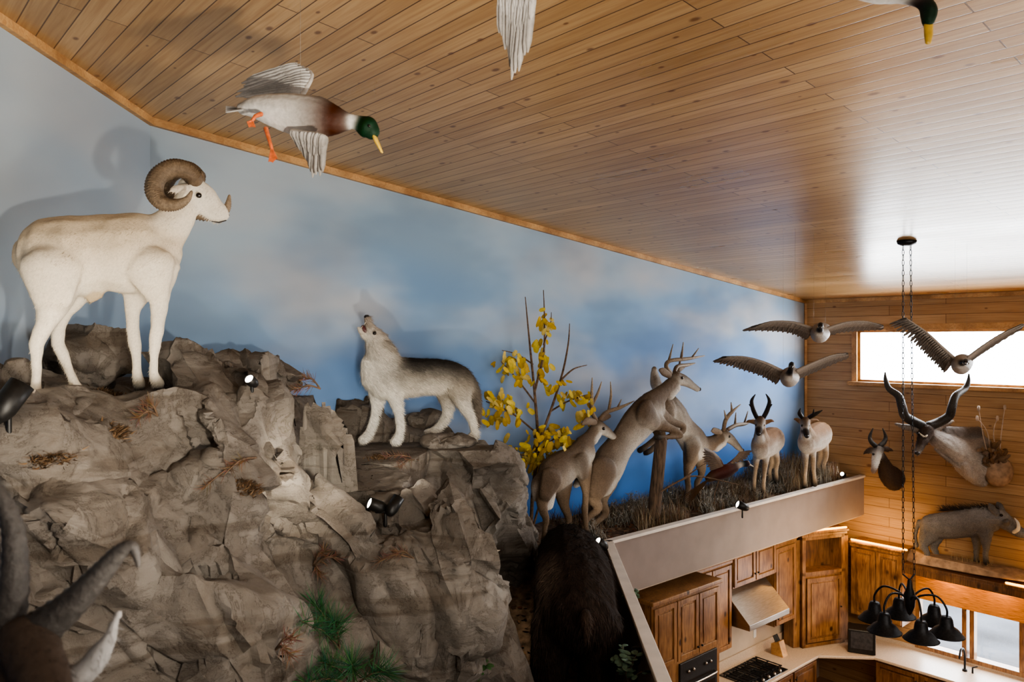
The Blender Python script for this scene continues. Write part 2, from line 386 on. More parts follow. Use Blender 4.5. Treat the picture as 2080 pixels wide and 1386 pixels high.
def pathfn(u,v):
    y=3.6+v*5.4; x=-1.2+u*(1.0+1.2); p=V((x,y,0)); b=Bof(p)
    if b<.02: p=p+N*(.02-b)
    return p
soil('floor_path',pathfn,50,110)
# ---------------------------------------------------------------- body builder
class Plane:
    def __init__(s,px,Y,yaw=0):
        y=math.radians(yaw); s.d=V((math.cos(y),math.sin(y),0)); s.n=V((math.sin(y),-math.cos(y),0))
        p=V(((px-1040)/F*Y,Y,0))
        if s.n.dot(-p)<0: s.n=-s.n
        s.k=p.dot(s.n); s.lat=s.n if yaw else V((1,0,0))
    def Y(s,px,lat=0):
        rx=(px-1040)/F; return (lat+s.k)/(rx*s.n.x+s.n.y)
    def __call__(s,px,py,lat=0): return P(px,py,s.Y(px,lat))
    def sc(s,px,lat=0): return s.Y(px,lat)/F
def CH(S,pts,ct,cb=None):
    out=[]
    for p in pts:
        px,py,r=p[:3]; lat=p[3] if len(p)>3 else 0; ra=p[4] if len(p)>4 and p[4] else 1
        t=p[5] if len(p)>5 and p[5] else ct; b=p[6] if len(p)>6 else (p[5] if len(p)>5 and p[5] else (cb or ct))
        w=S(px,py,lat); r=r*S.sc(px,lat)
        out.append([w.x,w.y,w.z,r*ra,r,*t,*b])
    return out
def LEG(S,pts,lat,ct,hoof=(.03,.025,.02),top=None):
    q=[]
    for i,p in enumerate(pts):
        q.append((p[0],p[1],p[2],lat*(.55,.85)[i] if i<2 else lat,(.55,.75)[i] if i<2 else 1))
    ch=CH(S,q,ct)
    if hoof: ch[-1][5:8]=hoof; ch[-1][8:11]=hoof
    if top: ch[0][5:8]=top; ch[0][8:11]=top
    return ch
def body_mesh(chains,voxel,smooth,lat,disp=0,dsc=20,seed=0,hs=0.0):
    mb=MB(); smp=[]
    for ch in chains:
        q=crom(ch,6)
        for x in q: x[3]=max(x[3],voxel*.9); x[4]=max(x[4],voxel*.9)
        mb.tube([x[:3] for x in q],[x[3] for x in q],14,lat,[x[4] for x in q]); smp+=q
    me=mb.mesh(); tmp=bpy.data.objects.new('tmp',me); COL.objects.link(tmp)
    r=tmp.modifiers.new('r','REMESH'); r.mode='VOXEL'; r.voxel_size=voxel
    s=tmp.modifiers.new('s','SMOOTH'); s.factor=.5; s.iterations=smooth
    dg=bpy.context.evaluated_depsgraph_get(); out=bpy.data.meshes.new_from_object(tmp.evaluated_get(dg))
    bpy.data.objects.remove(tmp); bpy.data.meshes.remove(me)
    kd=kdtree.KDTree(len(smp))
    for i,x in enumerate(smp): kd.insert(V(x[:3]),i)
    kd.balance(); cols=[]
    nrm=[v.normal.copy() for v in out.vertices]
    for v,nv in zip(out.vertices,nrm):
        tw=0;c=[0,0,0]
        wob=.10*noise.noise(v.co*9)
        for co,i,dd in kd.find_n(v.co,22):
            x=smp[i]; r=max((x[3]+x[4])/2,.004); w=math.exp(-5*max(0,dd-.85*r)/r-.8*dd/r)+1e-9
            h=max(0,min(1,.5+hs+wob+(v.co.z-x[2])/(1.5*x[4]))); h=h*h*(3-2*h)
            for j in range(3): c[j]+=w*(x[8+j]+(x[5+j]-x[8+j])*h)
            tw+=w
        cols+=[c[0]/tw,c[1]/tw,c[2]/tw,1]
        if disp: v.co+=nv*disp*noise.noise(v.co*dsc+V((seed,0,0)))
    at=out.color_attributes.new('Col','FLOAT_COLOR','POINT'); at.data.foreach_set('color',cols)
    out.polygons.foreach_set('use_smooth',[True]*len(out.polygons)); out.update()
    return out
def strands(rt,body,n,L,w,flow,lift=.3,jit=.25,var=(.72,1.15)):
    """short fur strands rooted all over the body, lying along flow"""
    me=body.data; me.calc_loop_triangles(); off=WL[rt.name]
    col=[0]*(4*len(me.vertices)); me.color_attributes['Col'].data.foreach_get('color',col)
    tr=list(me.loop_triangles); pick=random.choices(tr,[t.area for t in tr],k=n); m=MB()
    for t in pick:
        a,b=random.random(),random.random()
        if a+b>1: a,b=1-a,1-b
        i,j,k_=t.vertices; p=me.vertices[i].co*(1-a-b)+me.vertices[j].co*a+me.vertices[k_].co*b; nv=t.normal
        f=flow(p+off); d_=f-nv*f.dot(nv)
        if d_.length<.1: d_=V((0,0,-1))-nv*(-nv.z)
        if d_.length<.05: continue
        d_.normalize(); d_=(d_+nv*lift+V((random.gauss(0,jit),random.gauss(0,jit),random.gauss(0,jit)))).normalized()*L*random.uniform(.6,1.2)
        s_=d_.cross(nv).normalized()*w; k2=random.uniform(*var); c=tuple(min(1,col[4*i+q]*k2) for q in range(3))
        p=p+off-nv*.002; m.add([p-s_,p+s_,p+d_],[(0,1,2)],c)
    o=mk('fur',m.mesh(True,False),M_strand,rt); o['kind']='stuff'; return o
def beast(name,label,cat,S,base,chains,mat,voxel=.012,smooth=8,disp=.003,dsc=25,group=None,fur=None,hs=0.0):
    rt=root(name,label,cat,base,group)
    b=mk('body',body_mesh(chains,voxel,smooth,S.lat,disp,dsc,0,hs),mat,rt)
    if fur: strands(rt,b,*fur)
    return rt
def eye(rt,S,px,py,r,lat):
    m=MB(); p=S(px,py,lat); r*=S.sc(px,lat); m.ell(p,r,r,r,12); mk('eye',m.mesh(),M_eye,rt)
def nose(rt,S,px,py,r,lat=0,sx=1.0):
    m=MB(); p=S(px,py,lat); r*=S.sc(px,lat); m.ell(p,r*sx,r*sx,r*.8,12); mk('nose',m.mesh(),M_nose,rt)
def tines(rt,name,S,lines,mat,c0,c1,n=8,ridge=0,per=7):
    m=MB()
    for ln in lines:
        ctrl=[list(S(x[0],x[1],x[3] if len(x)>3 else 0))+[x[2]*S.sc(x[0])] for x in ln]
        q=crom(ctrl,per); L=len(q)
        rs=[max(x[3],.0012)*(1+(ridge*(1 if i%2 else -1))) for i,x in enumerate(q)]
        cols=[tuple(a+(b-a)*i/(L-1) for a,b in zip(c0,c1)) for i in range(L)]
        m.tube([x[:3] for x in q],rs,n,col=cols)
    return mk(name,m.mesh(),mat,rt)
HOOVES=[]
# ================================================================ RAM
S=Plane(220,4.15,15); cr=(.60,.49,.35); crb=(.77,.69,.56); wl=(.78,.71,.59)
ch=[CH(S,[(114,518,80,0,.8),(150,521,85,0,.84),(205,514,78,0,.76),(260,515,84,0,.76),(302,512,78,0,.66),(322,515,56,0,.62)],cr,crb),
    CH(S,[(316,488,54,0,.54),(352,454,39,0,.54),(374,422,29,0,.56),(386,398,26,0,.66)],crb),
    CH(S,[(385,384,28,0,.76),(407,393,26,0,.70),(430,413,20,0,.64),(448,430,15,0,.70),(456,439,12,0,.8)],(.81,.75,.64)),
    CH(S,[(395,405,20,0,.7),(420,432,12,0,.6),(446,448,9,0,.7)],(.81,.75,.64)),
    LEG(S,[(112,555,66),(107,614,38),(95,655,20),(76,694,15),(75,712,12.5),(74,755,9.2),(73,790,11.5),(70,814,14.5)],.13,wl),
    LEG(S,[(138,588,48),(120,645,20),(117,690,13.5),(128,722,11.5),(145,762,8.8),(155,786,11.5),(167,806,14)],-.10,wl),
    LEG(S,[(322,545,43),(324,602,21),(321,655,13.8),(316,690,13),(313,725,9.2),(312,755,9.2),(314,766,11.5),(321,780,13.5)],.11,wl),
    LEG(S,[(282,585,35),(270,630,16),(271,675,12.5),(275,705,12),(278,740,8.2),(279,762,10),(283,784,13)],-.09,wl),
    CH(S,[(303,540,52,.12,.45),(319,600,24,.13,.5)],crb),CH(S,[(104,545,60,.16,.45),(107,605,39,.16,.5)],crb),
    CH(S,[(42,500,13),(36,520,12),(38,540,7)],(.6,.48,.34)),
    CH(S,[(378,382,9,.07),(358,384,11,.08,.6),(346,389,6,.09,.6)],(.75,.66,.54)),
    CH(S,[(195,596,16,0,.8),(185,608,9,0,.8)],(.55,.44,.3))]
ramflow=lambda p: V((-.5,-.1,-.75))
ram=beast('wild_sheep','cream white ram with heavy curled horns standing on the rock at far left','sheep',S,S(200,815),ch,M_fur,.012,6,.005,16,None,(20000,.026,.0018,ramflow,.12,.14,(.86,1.10)))
HOOVES+=[S(68,824,.13),S(167,816,-.10),S(322,788,.11),S(284,792,-.09)]
hc0=(.22,.155,.10); hc1=(.34,.255,.175)
tines(ram,'horn',S,[[(396,364,17,.06),(377,346,17,.09),(349,342,17,.13),(321,359,16.5,.17),(313,388,16,.20),(329,412,14,.22),(357,416,11,.23),(379,406,7,.24),(389,390,3,.24)]],M_horn,hc0,hc1,12,.11,14)
tines(ram,'horn',S,[[(402,364,17,-.06),(385,347,17,-.10),(360,346,16,-.14),(338,372,15,-.18),(360,415,14,-.2),(405,435,13,-.2),(445,437,10,-.2),(461,422,8,-.2),(466,398,3,-.2)]],M_horn,hc0,hc1,12,.11,14)
eye(ram,S,404,397,6,.075); nose(ram,S,461,437,6,0,.9)
m=MB(); m.tube([S(459,448,.025),S(445,452,.04),S(430,450,.055)],[.003,.004,.002],6); mk('mouth_line',m.mesh(),M_nose,ram)
# ================================================================ WOLF
S=Plane(850,7.0,200); g=(.040,.035,.031); cm=(.44,.385,.31); wh=(.90,.86,.78); belw=(.72,.66,.56)
ch=[CH(S,[(778,775,38,0,.72,(.24,.205,.165),wh),(802,769,43,0,.68,g,belw),(850,766,39,0,.60,g,belw),(905,767,36,0,.60,g,belw),(932,778,35,0,.66,(.09,.075,.063),cm)],g,cm),
    CH(S,[(787,755,40,0,.70,(.15,.127,.10),wh),(775,726,34,0,.74,(.46,.405,.34),wh),(768,702,27,0,.80,(.5,.44,.36),wh)],g,wh),
    CH(S,[(766,768,34,0,.66),(757,738,26,0,.62)],wh),
    CH(S,[(766,692,23,0,.82),(757,678,17,0,.82),(752,667,11.5,0,.8)],(.52,.45,.38),wh),
    CH(S,[(754,670,9.5,0,.9),(748,656,8,0,.9),(746,646,7,0,.9)],(.40,.34,.28)),
    CH(S,[(748,688,9,0,.9),(737,678,6.5,0,.9),(729,667,4.5,0,.9)],(.72,.66,.56)),
    CH(S,[(781,698,9,.07),(795,708,8,.09,.5),(804,716,3,.09,.5)],(.26,.22,.18)),
    CH(S,[(779,694,9,-.07),(790,700,8,-.09,.5),(798,706,3,-.09,.5)],(.26,.22,.18)),
    LEG(S,[(796,786,26),(806,826,11.5),(811,862,8),(809,884,8),(801,897,9.5)],.09,wh,None),
    LEG(S,[(768,791,23),(763,828,10),(755,862,8),(745,884,8),(735,893,8.5)],-.07,wh,None),
    LEG(S,[(932,788,31),(940,820,15.5),(956,849,9),(961,870,7.5),(964,882,8),(955,889,8.5)],.09,(.82,.77,.68),None,cm),
    LEG(S,[(905,791,27),(909,826,12.5),(902,851,8.5),(884,872,7.5),(868,880,8.5)],-.08,(.82,.77,.68),None,cm),
    CH(S,[(953,772,12),(964,800,12),(968,840,9),(969,866,4)],(.07,.058,.05),(.26,.215,.17))]
def wflow(p): return V((.6,.15,-.5))
wolf=beast('wolf','grey and white wolf howling with raised muzzle on the rock ledge','wolf',S,S(850,895),ch,M_wool,.012,5,.005,22,None,(32000,.055,.0020,wflow,.26,.2,(.65,1.25)),hs=-.04)
WH=[S(803,907,.09),S(738,902,-.07),S(958,898,.09),S(870,890,-.08)]; HOOVES+=WH
nose(wolf,S,745,644,6); eye(wolf,S,761,677,4,.078)
m=MB(); p=S(741,671); m.ell(p,.025,.03,.055,12,Matrix.Rotation(-.5,3,'Y')); mk('mouth',m.mesh(),simple('mouth_lining',(.10,.03,.03),.4),wolf)
for px,py,la in ((743,655,.02),(743,655,-.02),(733,668,.018),(733,668,-.018)):
    m=MB(); p=S(px,py,la); q=S(px-4 if py<660 else px+4,py+(6 if py<660 else -6),la); m.tube([p,q],[.005,.001],6)
    mk('tooth',m.mesh(),M_ivory,wolf)
# ================================================================ DEER
db=(.140,.098,.066); dl_=(.24,.175,.122); dleg=(.21,.15,.10); dw=(.84,.79,.72); bel=(.72,.66,.57)
dflow=lambda p: V((-.5,-.4,-.5))
DF=(9000,.026,.0017,dflow,.15,.18,(.55,1.45))
# A standing
S=Plane(1150,8.15,41)
ch=[CH(S,[(1122,966,39,0,.66,(.16,.115,.08),(.34,.26,.19)),(1145,951,38,0,.62),(1164,938,32,0,.54),(1180,926,35,0,.54),(1189,916,31,0,.5)],db,bel),
    CH(S,[(1186,906,25,0,.54),(1198,888,15.5,0,.56),(1208,872,13,0,.62)],db,dl_),
    CH(S,[(1205,896,9,.01,.9),(1215,882,8,.01,.9)],dw),
    CH(S,[(1213,867,15,0,.75),(1231,876,11,0,.66),(1246,888,7.5,0,.72),(1256,895,6.2,0,.8)],db,bel),
    CH(S,[(1207,858,7,.07),(1192,856,9,.12,.5),(1182,862,4,.14,.5)],dl_),
    CH(S,[(1220,852,7,-.07),(1232,846,8,-.11,.5),(1240,846,4,-.13,.5)],dl_),
    CH(S,[(1180,938,24,.10,.45),(1186,965,14,.10,.5)],db),CH(S,[(1120,972,30,.12,.45),(1108,1005,18,.12,.5)],db),
    LEG(S,[(1112,983,31),(1101,1025,13),(1109,1054,7.5),(1106,1080,5.5),(1104,1112,7)],.09,dleg),
    LEG(S,[(1142,985,28),(1146,1025,12),(1155,1054,7.2),(1152,1080,5.5),(1152,1108,7)],-.09,dleg),
    LEG(S,[(1184,948,25),(1190,1000,9),(1188,1038,6.8),(1190,1070,5.5),(1190,1095,7)],.07,dleg),
    LEG(S,[(1192,948,23),(1200,1000,8.6),(1200,1035,6.8),(1202,1065,5.5),(1202,1085,7)],-.07,dleg),
    CH(S,[(1100,965,9),(1090,985,12),(1088,1012,7)],db,dw),
    CH(S,[(1116,1004,18,.08,.5),(1115,1028,12,.08,.5)],dw)]
dA=beast('deer','whitetail buck standing with its pale rump toward us behind the bear','deer',S,S(1150,1110),ch,M_hide,.011,5,.003,22,None,DF,.02)
ac0=(.20,.13,.08); ac1=(.50,.40,.28)
tines(dA,'antler',S,[[(1211,853,4.3,.03),(1203,838,4.5,.06),(1202,808,3.8,.12),(1203,768,1,.14)],[(1203,822,3.2,.10),(1214,800,2.8,.14),(1222,776,.9,.16)]],M_horn,ac0,ac1)
tines(dA,'antler',S,[[(1218,853,4.3,-.03),(1232,838,4.5,-.06),(1260,828,3.8,-.10),(1288,815,1,-.08)],[(1236,836,3.2,-.07),(1241,805,2.8,-.1),(1240,776,.9,-.12)],[(1254,830,2.8,-.09),(1262,812,.9,-.12)]],M_horn,ac0,ac1)
eye(dA,S,1226,871,3.5,.058); nose(dA,S,1260,896,5.2,0,.7)
# B leaping
S=Plane(1300,8.95,38)
ch=[CH(S,[(1220,980,36,0,.66),(1237,943,41,0,.62),(1263,902,34,0,.53),(1292,864,39,0,.54),(1317,838,39,0,.54),(1332,824,31,0,.48)],db,bel),
    CH(S,[(1322,824,31,0,.52),(1345,799,18.5,0,.54),(1361,782,14.5,0,.58),(1369,774,13,0,.64)],db,dl_),
    CH(S,[(1361,805,9,.01,.9),(1375,789,8,.01,.9)],dw),
    CH(S,[(1371,768,15,0,.75),(1391,774,11.5,0,.68),(1407,784,8,0,.72),(1417,791,6.2,0,.8)],db,bel),
    CH(S,[(1358,762,7,.06),(1347,755,9,.10,.5),(1340,752,4,.12,.5)],dl_),
    CH(S,[(1376,752,7,-.07),(1384,746,8,-.11,.5),(1390,746,4,-.13,.5)],dl_),
    CH(S,[(1310,838,29,.12,.42),(1331,860,16,.11,.5)],db),CH(S,[(1228,955,37,.13,.42),(1212,998,23,.13,.5)],db),
    LEG(S,[(1325,850,27),(1350,866,11.5),(1374,876,7.2),(1382,886,5.8),(1357,888,5),(1334,889,6)],.08,dleg),
    LEG(S,[(1338,843,22),(1364,857,9.6),(1386,865,6.8),(1386,877,5.8),(1364,884,5),(1347,893,6)],-.07,dleg),
    LEG(S,[(1220,975,35),(1206,1010,17),(1215,1033,9),(1194,1052,6.6),(1184,1078,5.6),(1184,1095,7)],.10,dleg),
    LEG(S,[(1232,980,29),(1222,1018,14),(1230,1043,8),(1208,1064,6.6),(1200,1082,5.6),(1200,1094,7)],-.08,dleg),
    CH(S,[(1200,975,10),(1182,975,12),(1170,985,7)],db,dw)]
dB=beast('deer','whitetail buck rearing up in mid leap with folded forelegs above the fence post','deer',S,S(1200,1095),ch,M_hide,.012,5,.003,22,None,DF,.02)
tines(dB,'antler',S,[[(1362,757,4.3,.03),(1353,744,4.5,.05),(1362,733,4.1,.08),(1398,729,3.5,.10),(1431,723,1,.08)],[(1358,736,3.2,.07),(1367,700,.9,.1)],[(1384,730,3.2,.1),(1388,696,.9,.12)],[(1405,728,2.6,.1),(1419,708,.9,.1)]],M_horn,ac0,ac1)
tines(dB,'antler',S,[[(1370,756,4.3,-.03),(1376,745,4.5,-.06),(1395,742,3.9,-.1),(1412,738,1,-.08)],[(1380,744,2.8,-.08),(1384,715,.9,-.1)]],M_horn,ac0,ac1)
eye(dB,S,1385,768,3.5,.057); nose(dB,S,1421,791,5.2,0,.7)
# C landing behind
S=Plane(1400,9.95,36)
ch=[CH(S,[(1356,826,29,0,.66),(1371,848,32,0,.6),(1390,874,29,0,.53),(1408,897,33,0,.54),(1420,910,30,0,.51)],db,bel),
    CH(S,[(1424,910,24,0,.54),(1447,900,15.5,0,.58),(1463,889,12.5,0,.64)],db,dl_),
    CH(S,[(1455,911,8,.01,.9),(1470,900,7,.01,.9)],dw),
    CH(S,[(1470,883,13,0,.75),(1486,894,10,0,.68),(1499,908,7,0,.72),(1506,915,5.3,0,.8)],db,bel),
    CH(S,[(1462,879,6,.06),(1451,875,7,.1,.5),(1445,876,3,.12,.5)],dl_),
    CH(S,[(1408,904,24,.10,.45),(1403,932,13,.10,.5)],db),
    LEG(S,[(1404,925,23),(1396,964,8.6),(1398,990,6),(1394,1012,5),(1393,1026,6)],.08,dleg),
    LEG(S,[(1422,925,21),(1425,962,8.2),(1415,983,5.8),(1420,1003,5),(1422,1020,6)],-.07,dleg),
    LEG(S,[(1354,832,31),(1328,858,14),(1336,885,7.5),(1315,905,6),(1300,915,6.5)],.08,dleg),
    LEG(S,[(1360,836,29),(1340,864,13),(1345,890,7.5),(1326,912,6),(1312,920,6.5)],-.08,dleg),
    CH(S,[(1347,805,10),(1332,778,14,0,.6),(1329,750,7,0,.6)],(.24,.17,.11),dw)]
dC=beast('deer','whitetail buck landing forefeet first, tail raised, behind the fence post','deer',S,S(1405,1020),ch,M_hide,.012,5,.003,22,None,DF,.02)
tines(dC,'antler',S,[[(1470,873,4.3,.03),(1474,854,4.3,.05),(1485,839,3.6,.08),(1504,822,1,.08)],[(1475,852,3.2,.06),(1471,834,.9,.08)],[(1487,838,3.2,.08),(1485,818,.9,.1)]],M_horn,ac0,ac1)
tines(dC,'antler',S,[[(1478,873,4.3,-.03),(1495,864,4.3,-.06),(1514,861,3.6,-.1),(1534,850,1,-.08)],[(1493,864,3.2,-.06),(1495,839,.9,-.1)],[(1512,861,2.6,-.1),(1519,836,.9,-.1)]],M_horn,ac0,ac1)
eye(dC,S,1481,887,3,.053); nose(dC,S,1509,915,4.3,0,.7)
# ================================================================ PRONGHORNS (lat = toward the camera)
pt=(.25,.132,.058); pw=(.86,.81,.73); pb=(.03,.022,.017); pf=(.035,.022,.016)
def prong(label,Y,px0,body,neck,head,muz,legs,horns,ears,base,eyes):
    S=Plane(px0,Y,0)
    x,y,r,l=neck[-1][:4]; x2,y2,r2,l2=neck[0][:4]
    ch=[CH(S,body,pt,pw),CH(S,neck,pt,(.5,.4,.3)),CH(S,head,(.12,.07,.04),pw),CH(S,muz,pf,pf)]+[LEG(S,[(p[0],p[1],p[2]) for p in l_],la,(.55,.42,.29)) for l_,la in legs]+[CH(S,e,pt) for e in ears]
    ch.append(CH(S,[(x2-2,y2+2,r2*.6,l2+.07,.9),(x-1,y+22,r*.62,l+.02,.9)],pw))
    ch.append(CH(S,[(x-1,y+18,r*.66,l+.01,.9),(x-1,y+14,r*.6,l+.03,.9)],(.05,.03,.02)))
    r=beast('pronghorn',label,'pronghorn',S,S(*base),ch,M_hide,.011,5,.002,25,None,(4500,.018,.0018,lambda p:V((.3,.5,-.6)),.12,.15,(.8,1.12)))
    for h in horns: tines(r,'horn',S,h,M_horn,pb,(.03,.025,.02))
    for e in eyes: eye(r,S,*e)
    nose(r,S,muz[-1][0],muz[-1][1]+1,4,muz[-1][3]+.02)
prong('pronghorn facing us with tall black horns, between the third buck and the other pronghorn',10.8,1548,
  [(1574,893,25,-.42,.8),(1564,897,29,-.15,.8),(1550,905,29,.12,.8),(1545,910,24,.25,.8)],
  [(1547,895,21,.22,.8),(1545,877,14.5,.32,.8),(1544,862,12.5,.38,.8)],
  [(1544,856,12,.38,.85),(1543,866,10,.46,.85)],[(1542,872,7.5,.5),(1541,881,5.5,.56)],
  [([(1538,925,14),(1534,955,6),(1532,980,4),(1531,998,5)],.25),([(1556,925,14),(1553,958,6),(1551,985,4),(1550,1000,5)],.28),
   ([(1570,908,18),(1578,935,7.5),(1576,955,4.5),(1577,978,5)],-.35),([(1562,908,18),(1565,940,7.5),(1563,958,4.5),(1564,980,5)],-.42)],
  [[[(1537,848,4.5,.38),(1530,832,4.5,.4),(1527,815,3.6,.42),(1534,802,1,.4)],[(1530,830,3.6,.4),(1522,822,1,.45)]],[[(1551,848,4.5,.38),(1559,832,4.5,.4),(1563,815,3.6,.42),(1556,801,1,.4)],[(1560,830,3.6,.4),(1568,822,1,.45)]]],
  [[(1533,858,5,.36),(1522,856,5,.34,.7),(1516,858,2,.34,.7)],[(1556,858,5,.36),(1566,855,5,.34,.7),(1572,857,2,.34,.7)]],
  (1550,990,0),[(1536,864,2.6,.47),(1551,864,2.6,.47)])
prong('pronghorn with short black horns nearest the pine wall',11.4,1648,
  [(1670,882,25,-.40,.8),(1660,887,29,-.15,.8),(1645,895,28,.10,.8),(1639,900,23,.22,.8)],
  [(1641,886,20,.2,.8),(1637,870,13.5,.3,.8),(1635,860,12,.36,.8)],
  [(1635,857,11.5,.36,.85),(1636,868,9.5,.45,.85)],[(1637,876,7,.5),(1639,886,5.2,.56)],
  [([(1636,915,13),(1636,948,6),(1635,970,4),(1634,988,5)],.22),([(1650,915,13),(1652,948,6),(1654,968,4),(1655,985,5)],.2),
   ([(1672,895,17),(1677,925,7.5),(1673,945,4.5),(1673,968,5)],-.35),([(1662,895,17),(1664,925,7.5),(1662,945,4.5),(1663,972,5)],-.42)],
  [[[(1630,849,4,.36),(1624,840,4,.4),(1626,830,1,.42)]],[[(1643,849,4,.36),(1655,842,4,.4),(1670,834,1,.42)],[(1652,843,2.6,.4),(1653,832,.9,.45)]]],
  [[(1626,857,5,.34),(1618,852,4.5,.32,.7),(1613,852,2,.32,.7)],[(1646,856,5,.34),(1658,854,4.5,.32,.7),(1663,856,2,.32,.7)]],
  (1652,980,0),[(1629,865,2.5,.46),(1643,865,2.5,.46)])
# ================================================================ BEAR (from behind)
S=Plane(1168,6.3,0); bk=(.034,.022,.016); bk2=(.024,.0155,.0115)
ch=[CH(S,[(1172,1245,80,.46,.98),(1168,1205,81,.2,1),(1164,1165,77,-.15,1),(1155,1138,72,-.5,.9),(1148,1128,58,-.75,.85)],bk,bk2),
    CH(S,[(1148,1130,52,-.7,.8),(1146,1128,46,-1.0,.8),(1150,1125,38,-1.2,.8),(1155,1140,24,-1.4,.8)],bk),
    CH(S,[(1122,1105,14,-1.05),(1116,1095,10,-1.05)],bk),CH(S,[(1180,1105,14,-1.05),(1188,1095,10,-1.05)],bk),
    CH(S,[(1130,1275,54,.42),(1118,1330,42,.46),(1114,1420,33,.46),(1112,1470,36,.46)],bk),
    CH(S,[(1214,1275,54,.44),(1213,1330,42,.48),(1210,1420,33,.48),(1210,1470,36,.48)],bk),
    CH(S,[(1130,1200,46,-.45),(1120,1270,36,-.45),(1116,1330,30,-.45),(1116,1365,32,-.45)],bk),
    CH(S,[(1192,1200,46,-.45),(1196,1270,36,-.45),(1196,1330,30,-.45),(1196,1365,32,-.45)],bk),
    CH(S,[(1188,1250,13,.78),(1190,1272,13,.84),(1191,1295,8,.84)],(.055,.035,.025))]
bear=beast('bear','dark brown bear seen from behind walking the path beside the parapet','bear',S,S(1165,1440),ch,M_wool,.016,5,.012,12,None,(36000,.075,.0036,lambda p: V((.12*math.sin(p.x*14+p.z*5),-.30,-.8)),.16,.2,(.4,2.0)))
# ================================================================ foreground horned mount
S=Plane(110,1.25,0); fb=(.07,.05,.038)
ch=[CH(S,[(40,1340,70,0,.9),(60,1420,90,0,.95),(60,1550,120,-.05,1),(50,1750,150,-.1,1),(40,1950,170,-.15,1)],fb),
    CH(S,[(50,1300,52,.02),(70,1340,55,.06),(95,1400,48,.12),(110,1460,35,.16)],fb),
    CH(S,[(120,1400,26,.0,1),(175,1365,28,-.02,1,(.26,.25,.245)),(216,1308,20,-.03,1,(.30,.29,.285)),(240,1245,7,-.03,1,(.34,.325,.32))],fb)]
fg=beast('horned_mount','dark horned animal mount close in front at the bottom left corner','animal mount',S,S(40,2150),ch,M_fur,.010,6,.003,40,None,(9000,.022,.0011,lambda p:V((.3,-.4,-.5)),.2,.25,(.6,1.4)))
hd0,hd1=(.07,.063,.058),(.115,.106,.10)
tines(fg,'horn',S,[[(10,1285,36,0),(28,1190,28,0),(28,1090,22,-.01),(8,1020,16,-.02),(-25,965,8,-.03)]],M_horn,hd0,hd1,12,.05,8)
tines(fg,'horn',S,[[(80,1280,40,.01),(145,1228,31,.01),(205,1165,23,.01),(245,1120,16,.01),(271,1113,11,.01),(281,1150,4,.01)]],M_horn,hd0,hd1,12,.05,8)
# ================================================================ ROCK
def boulder(mb,c,rad,seed,rotz=0,tilt=0,planes=12,sub=4,top=None,rr=1.28,dlo=.62,dhi=.92):
    rn=random.Random(seed); pl=[]
    for i in range(planes):
        n=V((rn.gauss(0,1),rn.gauss(0,1),rn.gauss(0,1))).normalized(); pl.append((n,dlo+(dhi-dlo)*rn.random()))
    if top is not None: pl.append((V((0,0,1)),top))
    bm=bmesh.new(); bmesh.ops.create_icosphere(bm,subdivisions=sub,radius=1)
    R=Matrix.Rotation(rotz,3,'Z')@Matrix.Rotation(tilt,3,'Y'); vs=[]
    for v in bm.verts:
        u=v.co.normalized(); r=rr
        for n,dd in pl:
            q=n.dot(u)
            if q>.05: r=min(r,dd/q)
        vs.append(V(c)+R@V((u.x*r*rad[0],u.y*r*rad[1],u.z*r*rad[2])))
    mb.add(vs,[tuple(v.index for v in f.verts) for f in bm.faces]); bm.free()
def rdir(c,s):
    h=noise.cell_vector(V((c.x*7.13+s,c.y*5.71,c.z*9.37)))
    return (h-V((.5,.5,.5))).normalized()
SLAB=Matrix.Rotation(math.radians(-52),3,'Y')     # slabs dip down to the right
def tilts(p,scs,sd=0.0):
    q=SLAB@(p+noise.noise_vector(p*1.7)*.07+noise.noise_vector(p*6.5)*.012); d=0
    for sc,am,lim,ck in scs:
        qq=V((q.x*.55,q.y*.9,q.z*1.5))*sc+V((sd,0,0)); ds,pts=noise.voronoi(qq); c=pts[0]
        d+=max(-lim,min(lim,(qq-c).dot(rdir(c,sc))*am/sc))
        e=ds[1]-ds[0]
        if e<.07: d-=(1-e/.07)*ck
    return d
def rockify(v,nv,amp=1.0):
    return v+nv*amp*(.03*noise.noise(v*1.1)+tilts(v,((1.15,.55,.13,.045),)))
def fine(v,nv,amp=1.0,sd=0.0):
    p=V(v); r=abs(noise.noise(p*3.2))
    return v+nv*amp*(tilts(p,((2.4,.38,.032,.020),(7.0,.28,.008,.004)),sd)+.005*(.3-r)+.003*noise.noise(p*11)+.002*noise.noise(p*25))
def clampwall(p):
    b=Bof(p)
    if b<.03: p=p+N*(.03-b)
    q=V((p.x,p.y,0))-A; l=q.dot(V((.998,-.064,0)))
    if l<.03 : p=p+V((.998,-.064,0))*(.03-l)
    # keep the wolf's standing shelf flat in front of its paws
    if -1.80<p.x<-.15 and 5.4<p.y<7.15:
        e=max(0,min(1,(p.x+1.80)/.30)); zt=WH[0].z+.0-.10*max(0,6.6-p.y)+.35*(1-e)
        if p.z>zt: p=V((p.x,p.y,zt-.02*abs(noise.noise(p*5))))
    return p
mb=MB()
